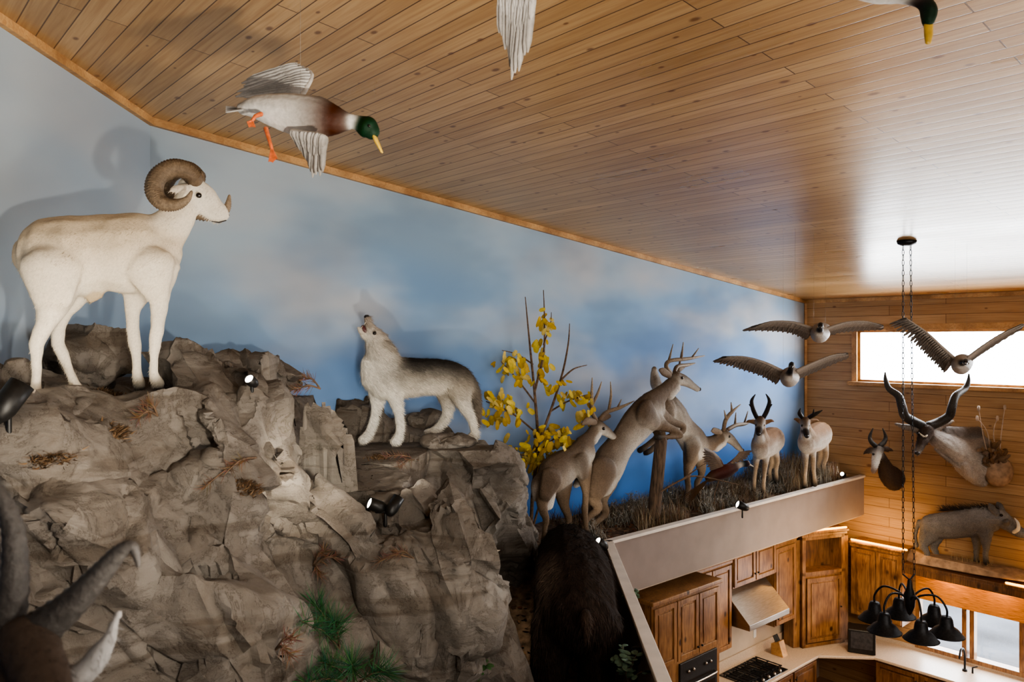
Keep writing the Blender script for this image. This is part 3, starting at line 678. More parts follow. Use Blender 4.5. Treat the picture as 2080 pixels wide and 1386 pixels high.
ctl=[P(*c) for c in [(0,775,4.3),(-250,800,3.9),(250,800,4.3),(350,810,4.7),(470,785,5.6),(560,765,6.0),(640,800,6.4),(700,850,6.8),(100,900,3.85),(300,900,4.3),(500,900,5.2),(620,900,6.0),
 (150,1050,3.6),(350,1050,4.0),(550,1050,4.9),(700,1010,6.1),(200,1250,3.3),(400,1250,3.75),(600,1250,4.4),(700,1180,5.0),(300,1450,3.2),(500,1450,3.6),(700,1430,4.1),(-200,1100,3.0),(-200,1400,2.8),
 (850,1120,5.9),(860,1000,7.0),(950,1000,7.4),(900,1200,5.6)]]
ctl+=[V((.25,y,2.5)) for y in (4,5,6,7)]+[V((-.2,y,2.3)) for y in (3.4,4.4)]+[V((x,2.3,3.6)) for x in (-2.6,-1.6,-.8)]+[V((x,1.5,2.8)) for x in (-2.6,-1.5,0)]
ctl+=[V((-2.85,4.6,5.2)),V((-2.7,5.6,5.2)),V((-2.1,6.6,5.2)),V((-1.5,7.1,5.0)),V((-1.0,7.6,4.6))]
def tz(x,y):
    s=0;w=0
    for c in ctl:
        d2=(c.x-x)**2+(c.y-y)**2+.03; q=1/d2**2; s+=q*c.z; w+=q
    return s/w-.02
nx,ny=56,110; x0,x1,y0,y1=-3.3,.1,1.6,8.6
g0=[(x0+(x1-x0)*i/nx,y0+(y1-y0)*j/ny) for i in range(nx+1) for j in range(ny+1)]
vs=[V((x,y,tz(x,y))) for x,y in g0]+[V((x,y,1.6)) for x,y in g0]; n0=len(g0); fs=[]
for i in range(nx):
    for j in range(ny):
        a=i*(ny+1)+j; q=(a,a+ny+1,a+ny+2,a+1); fs.append(q); fs.append(tuple(n0+t for t in reversed(q)))
for i in range(nx):
    for j,fl in ((0,0),(ny,1)):
        a=i*(ny+1)+j;b=a+ny+1; q=(a,n0+a,n0+b,b); fs.append(q if not fl else q[::-1])
for j in range(ny):
    for i,fl in ((0,1),(nx,0)):
        a=i*(ny+1)+j;b=a+1; q=(a,n0+a,n0+b,b); fs.append(q if not fl else q[::-1])
mb.add(vs,fs)
def pb_(px,py,Y,rx,rz,ry,seed,rot=0,tilt=0,top=None):
    boulder(mb,P(px,py,Y),(rx/F*Y*1.1,ry*1.1,rz/F*Y*1.1),seed,rot,tilt,planes=9,top=top)
pb_(190,915,4.2,250,120,.55,1,.2,0,.82)
pb_(60,960,3.7,170,110,.4,21,.2,0,.84)
pb_(440,900,4.9,170,120,.55,2,-.2,.3)
pb_(585,865,5.9,115,115,.5,3,0,.3)
pb_(660,935,6.4,95,125,.45,4,.3)
pb_(290,1070,4.05,260,170,.45,5,.1,.4)
pb_(500,1060,4.85,120,220,.45,6,.4,-.45)
pb_(110,1190,3.5,240,210,.45,7,0,.35)
pb_(410,1290,3.9,280,190,.45,8,.2,.5)
pb_(640,1080,5.6,130,200,.45,9,0,-.3)
pb_(560,1200,4.6,120,210,.4,10,0,-.4)
pb_(850,1265,5.4,165,225,.55,11,.1,0)
pb_(720,1240,4.9,130,210,.45,12,0,-.2)
pb_(640,1400,4.2,180,150,.4,14,0,.3)
pb_(870,1090,6.95,195,215,.60,13,.3,0,.84)
pb_(980,1120,7.3,90,170,.5,15,.2,0,.88)
pb_(780,1000,6.6,110,130,.4,16)
for i,h in enumerate(HOOVES): 
    boulder(mb,h-V((0,0,.16)),(.20,.20,.20),100+i,0,0,6,3,top=.80,rr=1.0,dlo=.8,dhi=1)
me=mb.mesh(); tmp=bpy.data.objects.new('tmp',me); COL.objects.link(tmp)
r=tmp.modifiers.new('r','REMESH'); r.mode='VOXEL'; r.voxel_size=.026
r=tmp.modifiers.new('s','SMOOTH'); r.factor=.5; r.iterations=1
dg=bpy.context.evaluated_depsgraph_get(); rock=bpy.data.meshes.new_from_object(tmp.evaluated_get(dg)); bpy.data.objects.remove(tmp)
nr=[v.normal.copy() for v in rock.vertices]
hk=kdtree.KDTree(len(HOOVES))
for i,h in enumerate(HOOVES): hk.insert(h,i)
hk.balance()
def hamp(co):
    c,i,dd=hk.find(co); return max(.08,min(1,(dd-.10)/.22))
for v,nv in zip(rock.vertices,nr): v.co=rockify(v.co,nv,hamp(v.co))
tmp=bpy.data.objects.new('tmp',rock); COL.objects.link(tmp)
nf=sum(len(p.vertices)-2 for p in rock.polygons)
r=tmp.modifiers.new('d','DECIMATE'); r.ratio=min(1,4200/nf)
r=tmp.modifiers.new('s','SUBSURF'); r.subdivision_type='SIMPLE'; r.levels=3; r.render_levels=3
r=tmp.modifiers.new('sm','SMOOTH'); r.factor=.4; r.iterations=1
dg=bpy.context.evaluated_depsgraph_get(); rock2=bpy.data.meshes.new_from_object(tmp.evaluated_get(dg)); bpy.data.objects.remove(tmp); rock=rock2
nr=[v.normal.copy() for v in rock.vertices]
for v,nv in zip(rock.vertices,nr): v.co=clampwall(fine(v.co,nv,hamp(v.co)))
rock.polygons.foreach_set('use_smooth',[True]*len(rock.polygons)); rock.update(); rock.set_sharp_from_angle(angle=math.radians(36))
bvh=BVHTree.FromPolygons([v.co.copy() for v in rock.vertices],[tuple(p.vertices) for p in rock.polygons])
cl=mk('rock_cliff',rock,M_rock,loc=(-1.2,4.8,1.6)); tag(cl,'big grey sculpted rock outcrop filling the lower left','rock')
CAM=V((0,0,ZC))
def on_rock(px,py,default=5.0):
    d=(P(px,py,1)-CAM).normalized(); h=bvh.ray_cast(CAM,d)
    return (h[0],h[1]) if h[0] else (P(px,py,default),UP)
def loose(px,py,Y,rx,rz,ry,seed,label,rot=0,tilt=0,top=None):
    m=MB(); c=P(px,py,Y); boulder(m,c,(rx/F*Y,ry,rz/F*Y),seed,rot,tilt,sub=5,top=top,dlo=.72,dhi=1.0,rr=1.15)
    me=m.mesh(); nr=[v.normal.copy() for v in me.vertices]
    for v,nv in zip(me.vertices,nr):
        q=fine(v.co,nv,.8,seed*1.3); b=Bof(q); v.co=q+N*max(0,.03-b)
    me.update(); me.set_sharp_from_angle(angle=math.radians(40)); o=mk('boulder',me,M_rock,loc=(c.x,c.y,c.z-rz/F*Y)); tag(o,label,'rock','loose boulders on the cliff')
loose(190,725,4.75,80,85,.22,31,'large grey boulder behind the hind legs of the ram',.3)
loose(110,868,3.7,92,56,.20,32,'pale rounded boulder below the hind hooves of the ram',.2)
loose(20,800,4.0,50,60,.15,33,'grey boulder at the left photo edge beside the ram')
loose(435,785,5.3,60,32,.2,34,'low flat stone on the ridge between ram and wall lamp',.4)
loose(560,765,6.1,55,36,.2,35,'brown stone capping the ridge right of the small wall lamp')
loose(735,850,7.3,40,42,.18,36,'upright grey rock left of the wolf forelegs',.2)
loose(868,872,7.5,45,36,.16,37,'small brown rock behind the wolf belly')
loose(912,896,6.85,48,12,.16,38,'flat slab of stone beside the wolf hind paws',.5,0,.8)
# ================================================================ birds
def feather(mb,p,d,w,nrm,c0,c1,droop=.05,edge=.80):
    side=d.cross(nrm)
    if side.length<1e-6: return
    side.normalize(); L=d.length; vs=[];cs=[]
    for t,ww in ((0,.45),(.2,.85),(.55,1),(.85,.80),(1,.18)):
        c=p+d*t-nrm*(droop*L*t*t); col=tuple(a+(b-a)*t for a,b in zip(c0,c1))
        vs+=[c-side*w*ww/2,c+nrm*w*.06,c+side*w*ww/2]; cs+=[tuple(x*edge for x in col),col,tuple(x*(edge+.06) for x in col)]
    fs=[]
    for i in range(4):
        for j in range(2): a=i*3+j; fs.append((a,a+1,a+4,a+3))
    mb.add(vs,fs,cs)
def wing(rt,arm,dirs,n,w,nrm,c0,c1,cc0,cc1,armr,armcol,edge=.5):
    m=MB(); q=crom([list(a)+list(d) for a,d in zip(arm,dirs)],12); L=len(q)-1
    def at(t):
        x=t*L; i=min(int(x),L-1); f=x-i; r=[a+(b-a)*f for a,b in zip(q[i],q[i+1])]; return V(r[:3]),V(r[3:6])
    for k_ in range(n):
        t=k_/(n-1); p,d=at(t); feather(m,p+nrm*(.003*(k_%2)),d*(1-.06*(k_%2)),w,nrm,c0,c1,.05,edge)
    for lay,(ln,off) in enumerate(((.55,.005),(.32,.010))):
        nn=int(n*1.1)
        for k_ in range(nn):
            t=k_/(nn-1); p,d=at(t)
            for sg in (1,-1): feather(m,p+nrm*sg*(off+.002*(k_%2)),d*ln,w*1.0,nrm*sg,cc0,cc1,.05,edge+.15)
    pts=[V(x[:3]) for x in q]; m.tube(pts,[armr*(1-.75*i/L) for i in range(L+1)],8,col=armcol)
    return mk('wing',m.mesh(True,False),M_feather,rt)
def wire(rt,p,q=None):
    m=MB(); q=q or V((p.x,p.y,ceil(p.x,p.y))); m.tube([p,q],.0006,5,caps=False); mk('hanging_wire',m.mesh(),M_wire,rt)
gry=(.55,.51,.46); wht=(.86,.82,.76); chs=(.058,.025,.015); grn=(.006,.028,.011); blk=(.02,.018,.017); gw=(.56,.52,.47)
# mallard 1
S=Plane(600,2.85,-8)
ch=[CH(S,[(496,221,13,0,1.3,blk,wht),(525,219,25,0,1.1,gry,wht),(575,228,38,0,1.0,gry,wht),(618,236,43,0,.95,gry,gry),(650,240,42,0,.9,chs),(684,245,29,0,.85,chs),(704,247,19,0,.85,chs)],gry),
    CH(S,[(700,246,18,0,.85,chs),(715,247,15,0,.85,wht),(721,248,15,0,.85,wht),(730,251,17,0,.85,grn),(746,259,23,0,.82,grn),(756,268,17,0,.8,grn)],grn)]
du=beast('flying_duck','mallard drake in full view flying right with orange feet trailing','duck',S,S(600,228),ch,M_feather,.006,4,.0012,60)
m=MB(); q=[(S(759,274),.014),(S(766,290),.013),(S(775,308),.008)]; m.tube([x[0] for x in q],[x[1]*1.2 for x in q],10,S.lat,[x[1]*.6 for x in q]); mk('bill',m.mesh(),M_bill,du)
eye(du,S,750,256,3,.034)
dirv=lambda px,py,dx,dy,la=0,lb=0: S(px+dx,py+dy,lb)-S(px,py,la)
m=MB()
for i in range(9):
    t=i/8-.5; feather(m,S(502,222,t*.05),dirv(502,222,-44,-2+14*t,t*.05,t*.14),.022,UP,blk if abs(t)<.2 else wht,wht)
mk('tail',m.mesh(True,False),M_feather,du)
wing(du,[S(602,208,-.05),S(622,180,-.08),S(633,150,-.12),S(602,131,-.16)],[dirv(602,208,-74,8,-.05,-.05),dirv(622,180,-125,16,-.08,-.1),dirv(633,150,-150,44,-.12,-.16),dirv(602,131,-105,32,-.16,-.2)],14,.026,-S.n*.8+V((.2,0,.4)),wht,gw,wht,gry,.012,gry)
wing(du,[S(594,268,.07),S(618,270,.10),S(645,272,.13),S(660,276,.15)],[dirv(594,268,16,34,.07,.10),dirv(618,270,8,64,.10,.15),dirv(645,272,-12,88,.13,.2),dirv(660,276,-6,78,.15,.24)],10,.022,S.n,wht,gw,wht,gry,.012,gry)
def foot(rt,pts,tip):
    m=MB(); q=[S(*p) for p in pts]; m.tube(q,[.009,.007,.006][:len(q)],8)
    e=q[-1]; vs=[e]; 
    for dx,dy in tip: vs.append(S(pts[-1][0]+dx,pts[-1][1]+dy,pts[-1][2]+.01))
    for v in vs[1:]: m.tube([e,v],[.005,.002],6)
    m.add(vs+[v+S.n*.003 for v in vs],[(0,1,2),(0,2,3),(4,6,5),(4,7,6)])
    mk('foot',m.mesh(),M_orange,rt)
foot(du,[(530,232,.08),(518,236,.10),(512,246,.11)],[(-10,2),(-6,12),(6,12)])
foot(du,[(540,262,.05),(547,285,.07),(552,302,.08)],[(-6,26),(2,28),(11,20)])
wire(du,S(610,200))
# mallard 2 (mostly above the frame)
S=Plane(1050,2.45,0)
ch=[CH(S,[(1150,-110,16,-.1,1.2,wht),(1110,-85,36,0,1,gry,wht),(1060,-70,44,0,1,gry,wht),(1010,-75,38,0,.9,chs),(975,-90,20,0,.9,chs)],gry),CH(S,[(985,-88,19,0,.9,wht),(965,-95,19,0,.9,grn),(945,-98,22,0,.85,grn)],grn)]
d2=beast('flying_duck','pale duck at the top middle with only a hanging wing in view','duck',S,S(1060,-70),ch,M_feather,.007,4,.001,60)
m=MB(); m.tube([S(930,-95),S(900,-88)],[.015,.009],10); mk('bill',m.mesh(),M_bill,d2)
wing(d2,[S(1018,-40,.06),S(1040,-42,.08),S(1068,-40,.10),S(1086,-36,.12)],[dirv(1018,-40,-4,105,.06,.08),dirv(1040,-42,-6,165,.08,.12),dirv(1068,-40,-26,200,.10,.16),dirv(1086,-36,-14,140,.12,.18)],11,.022,S.n,wht,gw,wht,wht,.016,wht)
wing(d2,[S(1030,-100,-.05),S(1040,-160,-.1),S(1060,-200,-.15)],[dirv(1030,-100,60,10),dirv(1040,-160,110,10),dirv(1060,-200,120,-30)],12,.04,V((0,-1,.3)),wht,gw,wht,gry,.016,gry)
wire(d2,S(1060,-110))
# mallard 3
S=Plane(1850,2.6,0)
ch=[CH(S,[(1700,-60,14,0,1.2,blk,wht),(1740,-45,36,0,1,gry,wht),(1795,-36,42,0,1,gry,wht),(1840,-20,31,0,.9,(.3,.26,.23),gry),(1866,-4,20,0,.9,chs)],gry),
    CH(S,[(1866,-4,18,.02,.9,chs),(1880,8,16,.03,.9,blk),(1887,25,19,.04,.85,(.006,.022,.012)),(1886,42,15,.05,.85,grn)],grn)]
d3=beast('flying_duck','mallard at the top right with green head hanging into view','duck',S,S(1790,-40),ch,M_feather,.007,4,.001,60)
m=MB(); q=[(S(1886,50,.05),.016),(S(1886,70,.06),.015),(S(1885,86,.07),.010)]; m.tube([x[0] for x in q],[x[1] for x in q],10,S.lat,[x[1]*.6 for x in q]); mk('bill',m.mesh(),M_bill,d3)
wing(d3,[S(1790,-70,.04),S(1785,-120,.1),S(1770,-180,.15)],[dirv(1790,-70,-60,20),dirv(1785,-120,-100,0),dirv(1770,-180,-110,-50)],12,.04,V((0,-1,.3)),gry,gw,gry,gw,.016,gry)
wing(d3,[S(1800,-70,-.1),S(1810,-120,-.2),S(1800,-180,-.3)],[dirv(1790,-70,-60,20),dirv(1785,-120,-100,0),dirv(1770,-180,-110,-50)],12,.04,V((0,-1,.3)),gry,gw,gry,gw,.016,gry)
wire(d3,S(1780,-75))
# geese
def goose(label,Y,cx,cy,hd,left,right,tw):
    S=Plane(cx,Y,0); dk=(.25,.21,.18); br=(.34,.285,.24); pale=(.54,.485,.425); bl=(.022,.02,.02)
    ch=[CH(S,[(cx+10,cy-7,7,-.60,1.4,bl),(cx+7,cy-4,14,-.40,1.15,br,(.7,.65,.58)),(cx+2,cy+1,20,-.12,.92,br,pale),(cx-1,cy+4,19,.08,.9,br,pale),(cx-2,cy+2,12,.22,.9,br,pale)],br,pale),
        CH(S,[(cx-1,cy-2,9,.2,1,br),(cx+(hd[0]-cx)*.4,cy*.6+hd[1]*.4,6,.30,1,bl),(cx+(hd[0]-cx)*.8,cy*.2+hd[1]*.8,5,.38,1,bl),(hd[0],hd[1],5,.44,1,bl)],bl),
        CH(S,[(hd[0],hd[1]-1,6.5,.46,.9,bl),(hd[0],hd[1]+1,5.2,.54,.9,bl)],bl)]
    g_=beast('flying_goose',label,'goose',S,S(cx,cy),ch,M_feather,.009,4,.001,40,'geese hanging from the ceiling')
    m=MB(); a=S(hd[0],hd[1]+2,.56); b=S(hd[0],hd[1]+5,.64); m.tube([a,b],[.016,.008],8,V((1,0,0)),[.012,.006]); mk('bill',m.mesh(),M_nose,g_)
    for sg in (-1,1):
        m=MB(); m.ell(S(hd[0]+sg*4.6,hd[1]+2,.47),.008,.018,.014,10); mk('cheek_patch',m.mesh(),M_ivory,g_)
    m=MB()
    for i in range(9):
        t=i/8-.5; p=S(cx+10+t*14,cy-5,-.52); feather(m,p,V((t*.16,.24,.0)),.045,UP,bl,bl)
    mk('tail',m.mesh(True,False),M_feather,g_)
    for arm in (left,right):
        sg=-1 if arm[-1][0]<cx else 1
        pts=[S(p[0],p[1],p[2]) for p in arm]; n_=len(pts)
        dr=[V((sg*.03*i/n_,.20,-tw*(1-.26*i/n_))) for i in range(n_)]
        dr[-1]=V((sg*.10,.20,-tw*.35))
        wing(g_,pts,dr,26,.050,V((0,.55,.85)).normalized(),br,dk,(.50,.44,.375),(.33,.28,.235),.020,br,.6)
    wire(g_,S(cx-12,cy-18,.05)); wire(g_,S(cx+12,cy-18,-.15))
    return g_
goose('upper goose of the left pair with flat outstretched wings',8.3,1665,674,(1667,662),[(1650,668,.05),(1612,656,.06),(1570,654,.02),(1536,664,-.02)],[(1680,668,.05),(1720,656,.06),(1758,654,.02),(1790,662,-.02)],.11)
goose('lower goose of the left pair flying below the other',7.9,1603,764,(1608,742),[(1588,754,.05),(1552,737,.06),(1512,726,.02),(1476,726,-.02)],[(1620,753,.05),(1655,737,.06),(1690,723,.02),(1718,719,-.02)],.14)
goose('goose with wings raised in a V in front of the bright window',8.0,1952,738,(1962,736),[(1938,728,.05),(1912,704,.06),(1880,674,.02),(1842,648,-.02)],[(1968,726,.05),(2000,702,.06),(2038,678,.02),(2076,660,-.02)],.15)
# pheasant
S=Plane(1465,9.4,15); rb=(.085,.022,.014); rd=(.045,.015,.012)
ch=[CH(S,[(1440,972,8,0,1,(.1,.06,.03)),(1455,964,13,0,.9,rb,rd),(1475,957,14,0,.9,rb,rd),(1492,951,9,0,.9,rd)],rb),CH(S,[(1490,950,8,0,1,rd),(1502,945,6,0,1,(.6,.55,.5)),(1508,943,6,0,1,(.01,.04,.05)),(1517,942,7,0,.9,(.05,.02,.02))],rd)]
ph=beast('pheasant','rust red pheasant in flight low over the dry grass beside the post','pheasant',S,S(1465,960),ch,M_feather,.008,3,.001,60)
m=MB(); m.tube([S(1522,944),S(1530,948)],[.014,.004],8); mk('beak',m.mesh(),M_ivory,ph)
m=MB()
for i in range(7):
    t=i/6-.5; feather(m,S(1442,972,t*.04+.05),dirv(1442,972,-50+10*t,42+18*t,.05,t*.1+.25),.020,UP,(.15,.085,.036),(.10,.05,.022))
mk('tail',m.mesh(True,False),M_feather,ph)
wing(ph,[S(1468,945,.05),S(1462,932,.10),S(1452,922,.14)],[dirv(1468,945,-26,10,.05,.1),dirv(1462,932,-34,2,.1,.2),dirv(1452,922,-22,-12,.14,.3)],11,.035,V((.3,-.8,.3)),(.2,.14,.09),(.13,.09,.065),(.24,.16,.10),(.18,.12,.08),.015,rb)
wing(ph,[S(1478,944,-.05),S(1492,932,-.10),S(1500,922,-.14)],[dirv(1478,944,-10,12),dirv(1492,932,20,4),dirv(1500,922,28,-6)],11,.035,V((-.3,-.8,.3)),(.2,.14,.09),(.13,.09,.065),(.24,.16,.10),(.18,.12,.08),.015,rb)
m=MB(); m.tube([S(1462,972),S(1452,1000),P(1450,1025,S.Y(1450))],.006,6); mk('support_rod',m.mesh(),M_bark,ph)
# ================================================================ far wall mounts
S=Plane(1930,11.05,0)
kb=(.33,.285,.25); kf=(.075,.052,.040); kl=(.56,.51,.455)
ch=[CH(S,[(1996,930,50,-.04,.8,kb,kl),(1972,928,51,.06,.75,kb,kl),(1950,918,38,.18,.68,kb,kl),(1929,905,27,.32,.66,kb,kl),(1908,896,22,.45,.7,kb,(.42,.36,.31)),(1891,885,17,.54,.8,kb)],kb,kl),
    CH(S,[(1992,966,24,.10,.6),(1970,958,25,.22,.6),(1956,940,18,.30,.6)],(.50,.45,.40)),
    CH(S,[(1992,882,15,.02,.6),(1955,880,13,.2,.5),(1920,876,10,.38,.5)],(.10,.075,.06)),
    CH(S,[(1945,946,8,.30,.5),(1922,930,8,.42,.5),(1902,914,6,.5,.5)],(.20,.16,.13)),
    CH(S,[(1881,878,17,.57,.85,kf),(1875,893,14,.64,.8,kf),(1868,909,10,.72,.8,kf),(1864,919,8,.76,.8,(.3,.26,.23))],kf),
    CH(S,[(1862,874,7,.52),(1842,868,12,.5,.5),(1820,862,4,.48,.5)],(.3,.25,.21)),CH(S,[(1896,872,7,.5),(1914,864,12,.44,.5),(1934,856,4,.4,.5)],(.3,.25,.21))]
ku=beast('antelope_mount','largest antelope shoulder mount, long spiral horns, on the pine wall','wall mount',S,S(1985,950,-.1),ch,M_hide,.012,3,.008,14,None,(9000,.045,.0026,lambda p:V((.5,.5,-.4)),.18,.2,(.5,1.35)),0)
kh=(.045,.038,.032)
tines(ku,'horn',S,[[(1874,866,9,.55),(1856,857,9,.55),(1838,845,8.5,.6),(1832,826,8,.68),(1825,805,7,.66),(1806,790,5.5,.6),(1799,772,4,.6),(1798,757,1.3,.62)]],M_horn,kh,(.10,.09,.08),10,.03,10)
tines(ku,'horn',S,[[(1886,866,9,.55),(1908,858,9,.52),(1928,845,8.5,.55),(1934,826,8,.62),(1941,805,7,.6),(1960,790,5.5,.52),(1967,775,4,.52),(1968,760,1.3,.54)]],M_horn,kh,(.10,.09,.08),10,.03,10)
eye(ku,S,1865,881,3.5,.66); nose(ku,S,1863,921,5.5,.79)
m=MB()
for sg in (-1,1): m.tube([S(1878+sg*2,887,.72),S(1878+sg*11,880,.66)],[.013,.008],6)
mk('face_chevron',m.mesh(),M_ivory,ku)
S=Plane(1790,11.8,0); bb=(.085,.054,.039)
ch=[CH(S,[(1824,972,18,-.05,.8),(1814,972,26,.02,.8),(1804,962,23,.12,.8),(1797,944,15,.22,.8),(1790,928,11.5,.30,.8)],bb,(.05,.033,.025)),
    CH(S,[(1784,916,12,.36,.85,(.05,.03,.02)),(1780,930,10.5,.42,.8,(.80,.77,.71)),(1777,946,8,.48,.8,(.82,.78,.72)),(1775,957,6.5,.52,.8,(.3,.2,.15))],bb),
    CH(S,[(1774,914,5,.34),(1763,917,6.5,.31,.6),(1755,922,2.5,.3,.6)],bb),CH(S,[(1795,912,5,.34),(1805,913,6.5,.3,.6),(1813,916,2.5,.3,.6)],bb)]
bl_=beast('antelope_mount','small dark antelope shoulder mount with white face blaze on the pine wall','wall mount',S,S(1822,1000,-.1),ch,M_hide,.010,4,.004,20,None,(4000,.03,.0022,lambda p:V((.5,.5,-.4)),.15,.2,(.5,1.4)))
for sg in (-1,1):
    x=1783+sg*4; tines(bl_,'horn',S,[[(x,907,4.8,.36),(x+sg*9,898,4.5,.33),(x+sg*12,887,3.4,.30),(x+sg*6,871,1,.32)]],M_horn,kh,(.10,.09,.08),10,.06,9)
eye(bl_,S,1774,923,2.6,.44); eye(bl_,S,1790,923,2.6,.43)
# warthog
yw=math.degrees(math.atan2(N.y,N.x)); S=Plane(1960,10.95,yw); wg=(.34,.318,.295); wd=(.19,.172,.155)
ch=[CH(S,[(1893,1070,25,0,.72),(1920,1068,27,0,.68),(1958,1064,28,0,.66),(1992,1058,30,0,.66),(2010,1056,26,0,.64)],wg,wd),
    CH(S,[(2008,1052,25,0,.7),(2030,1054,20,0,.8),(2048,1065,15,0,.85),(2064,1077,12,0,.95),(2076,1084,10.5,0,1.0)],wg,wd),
    CH(S,[(2024,1042,6,.09),(2014,1031,7,.12,.6),(2009,1023,3,.12,.6)],wd),CH(S,[(2036,1040,6,-.09),(2030,1028,7,-.12,.6),(2026,1021,3,-.12,.6)],wd),
    CH(S,[(2044,1062,7,.09),(2046,1060,5,.16)],wd),CH(S,[(2044,1062,7,-.09),(2046,1060,5,-.16)],wd),
    LEG(S,[(1888,1083,20),(1876,1107,10),(1883,1124,5.5),(1880,1142,5.5)],.09,wd),LEG(S,[(1900,1086,18),(1896,1110,9),(1902,1126,5.5),(1900,1140,5.5)],-.08,wd),
    LEG(S,[(2000,1076,18),(2003,1108,8),(2002,1128,5.2),(2003,1143,5.5)],.09,wd),LEG(S,[(1984,1078,15),(1984,1108,7.5),(1983,1128,5.2),(1984,1142,5.5)],-.08,wd),
    CH(S,[(1867,1060,5),(1860,1085,3.5),(1862,1110,4)],wd)]
wz=S(2003,1148).z
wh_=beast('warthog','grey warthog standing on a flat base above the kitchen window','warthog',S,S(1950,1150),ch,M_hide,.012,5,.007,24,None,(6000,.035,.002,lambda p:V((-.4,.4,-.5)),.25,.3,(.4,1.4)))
M_tusk=simple('tusk_ivory',(.78,.72,.6),.4,ns=20,amt=.1)
for sg in (1,-1): tines(wh_,'tusk',S,[[(2060,1081,4,.06*sg),(2068,1075,3.6,.13*sg),(2068,1063,2.8,.16*sg),(2061,1053,.9,.14*sg)]],M_tusk,kh,kh)
eye(wh_,S,2034,1047,3,.11); nose(wh_,S,2081,1086,7,0,.9)
m=MB()
for i in range(420):
    t=random.random(); px=1915+115*t; p=S(px,1036+6*abs(t-.5)-4*t,random.uniform(-.03,.03)); m.tube([p,p+V((random.uniform(-.11,-.02),random.uniform(-.05,.07),random.uniform(.0,.09)))],[.004,.001],4)
mk('mane',m.mesh(),simple('mane_hair',(.07,.055,.042),.8),wh_)
m=MB(); ctr=S(1958,1155); boulder(m,V((ctr.x,ctr.y,wz-.075)),(.20,.82,.10),77,math.atan2(N.y,N.x)-math.pi/2,0,10,5,top=.75,dlo=.8,dhi=1)
o=mk('earth_plinth',m.mesh(),M_clay,loc=(ctr.x,ctr.y,wz-.16)); tag(o,'flat earth coloured display plinth under the warthog','plinth')
m=MB()
for i in range(60):
    p=K(.12+.2*random.random(),2.35+.5*random.random(),wz-.05); m.tube([p,p+V((random.uniform(-.05,.05),random.uniform(-.05,.05),random.uniform(.06,.16)))],[.004,.001],4)
o=mk('grass_tuft',m.mesh(),simple('dry_grass',(.35,.25,.12),.8),loc=K(.2,2.6,wz-.05)); tag(o,'tuft of dry grass on the warthog base','grass',None,'stuff')
# gourd planter
Yg=10.75; g_=root('wall_planter','tan gourd planter with tall pale stems right of the spiral horned mount','planter',P(2028,990,Yg))
m=MB(); m.ell(P(2028,958,Yg),.19,.16,.22,20); mk('pot',m.mesh(),M_clay,g_)
M_stem=simple('pale_stem',(.55,.42,.32),.7)
for ln in ([(2010,935),(1998,890),(1988,830)],[(2012,935),(2006,880),(1985,850)],[(2030,932),(2034,880),(2041,828)],[(2026,932),(2018,880),(2026,850)]):
    m=MB(); m.stube([(P(x,y,Yg-.03*i),.009-.002*i) for i,(x,y) in enumerate(ln)],6); x,y=ln[-1]; m.ell(P(x,y,Yg-.06),.020,.020,.05,8)
    mk('stem',m.mesh(),M_stem,g_)
m=MB()
for i in range(40):
    p=P(2014+random.uniform(-20,26),930+random.uniform(-18,12),Yg-.1); feather(m,p,V((random.uniform(-.14,.14),random.uniform(-.1,.02),random.uniform(-.05,.16))),.05,V((random.uniform(-.5,.5),-1,.3)).normalized(),(.16,.09,.05),(.24,.15,.08))
mk('foliage',m.mesh(True,False),M_leaf,g_)
# ================================================================ chandelier
Yc=8.24; top_=P(1842,492,Yc); top_.z=ceil(top_.x,top_.y); hub=P(1852,1228,Yc); hub.x=top_.x+.03; hub.y=top_.y
chd=root('chandelier','black iron chandelier of barn shades hanging on two long chains over the kitchen','chandelier',V((hub.x,hub.y,hub.z)))
m=MB(); m.lathe(top_,[(0,-.05),(.05,-.05),(.09,-.03),(.10,0),(0,0)],24); mk('canopy',m.mesh(),M_iron,chd)
def chain(p,q):
    m=MB(); L=(q-p).length; n_=int(L/.055); t=(q-p).normalized()
    for i in range(n_):
        c=p+(q-p)*((i+.5)/n_); s_=V((1,0,0)) if i%2 else V((0,1,0)); pts=[c+s_*(.011*math.cos(a))+t*(.034*math.sin(a)) for a in [2*math.pi*j/10 for j in range(11)]]
        m.tube(pts,.0036,5,caps=False)
    mk('chain',m.mesh(),M_iron,chd)
chain(top_+V((-.04,0,-.04)),hub+V((-.07,0,.32))); chain(top_+V((.04,0,-.04)),hub+V((.05,0,.32)))
m=MB(); m.tube([hub+V((-.07,0,.32)),hub+V((0,0,.26)),hub+V((.05,0,.32))],.009,8); m.lathe(hub,[(0,.28),(.02,.26),(.03,.18),(.06,.1),(.05,-.02),(.02,-.1),(0,-.12)],16); mk('stem',m.mesh(),M_iron,chd)
for i in range(6):
    an=math.radians(20+60*i); e=V((math.cos(an),math.sin(an),0)); p0=hub+V((0,0,.0))
    m=MB(); m.stube([(p0,.011),(p0+e*.10+UP*.11,.011),(p0+e*.26+UP*.14,.011),(p0+e*.35+UP*.03,.011),(p0+e*.35-UP*.08,.011)],8); mk('arm',m.mesh(),M_iron,chd)
    c=p0+e*.35-UP*.08
    m=MB(); m.lathe(c,[(0,.03),(.045,.03),(.06,0),(.07,-.07),(.115,-.10),(.165,-.16),(.175,-.165),(.17,-.17),(.16,-.16),(.11,-.108),(.06,-.08),(0,-.07)],24); sh=mk('lamp_shade',m.mesh(),M_iron,chd)
    m=MB(); m.ell(c-UP*.13,.035,.035,.045,12); mk('bulb',m.mesh(),M_bulb,sh)
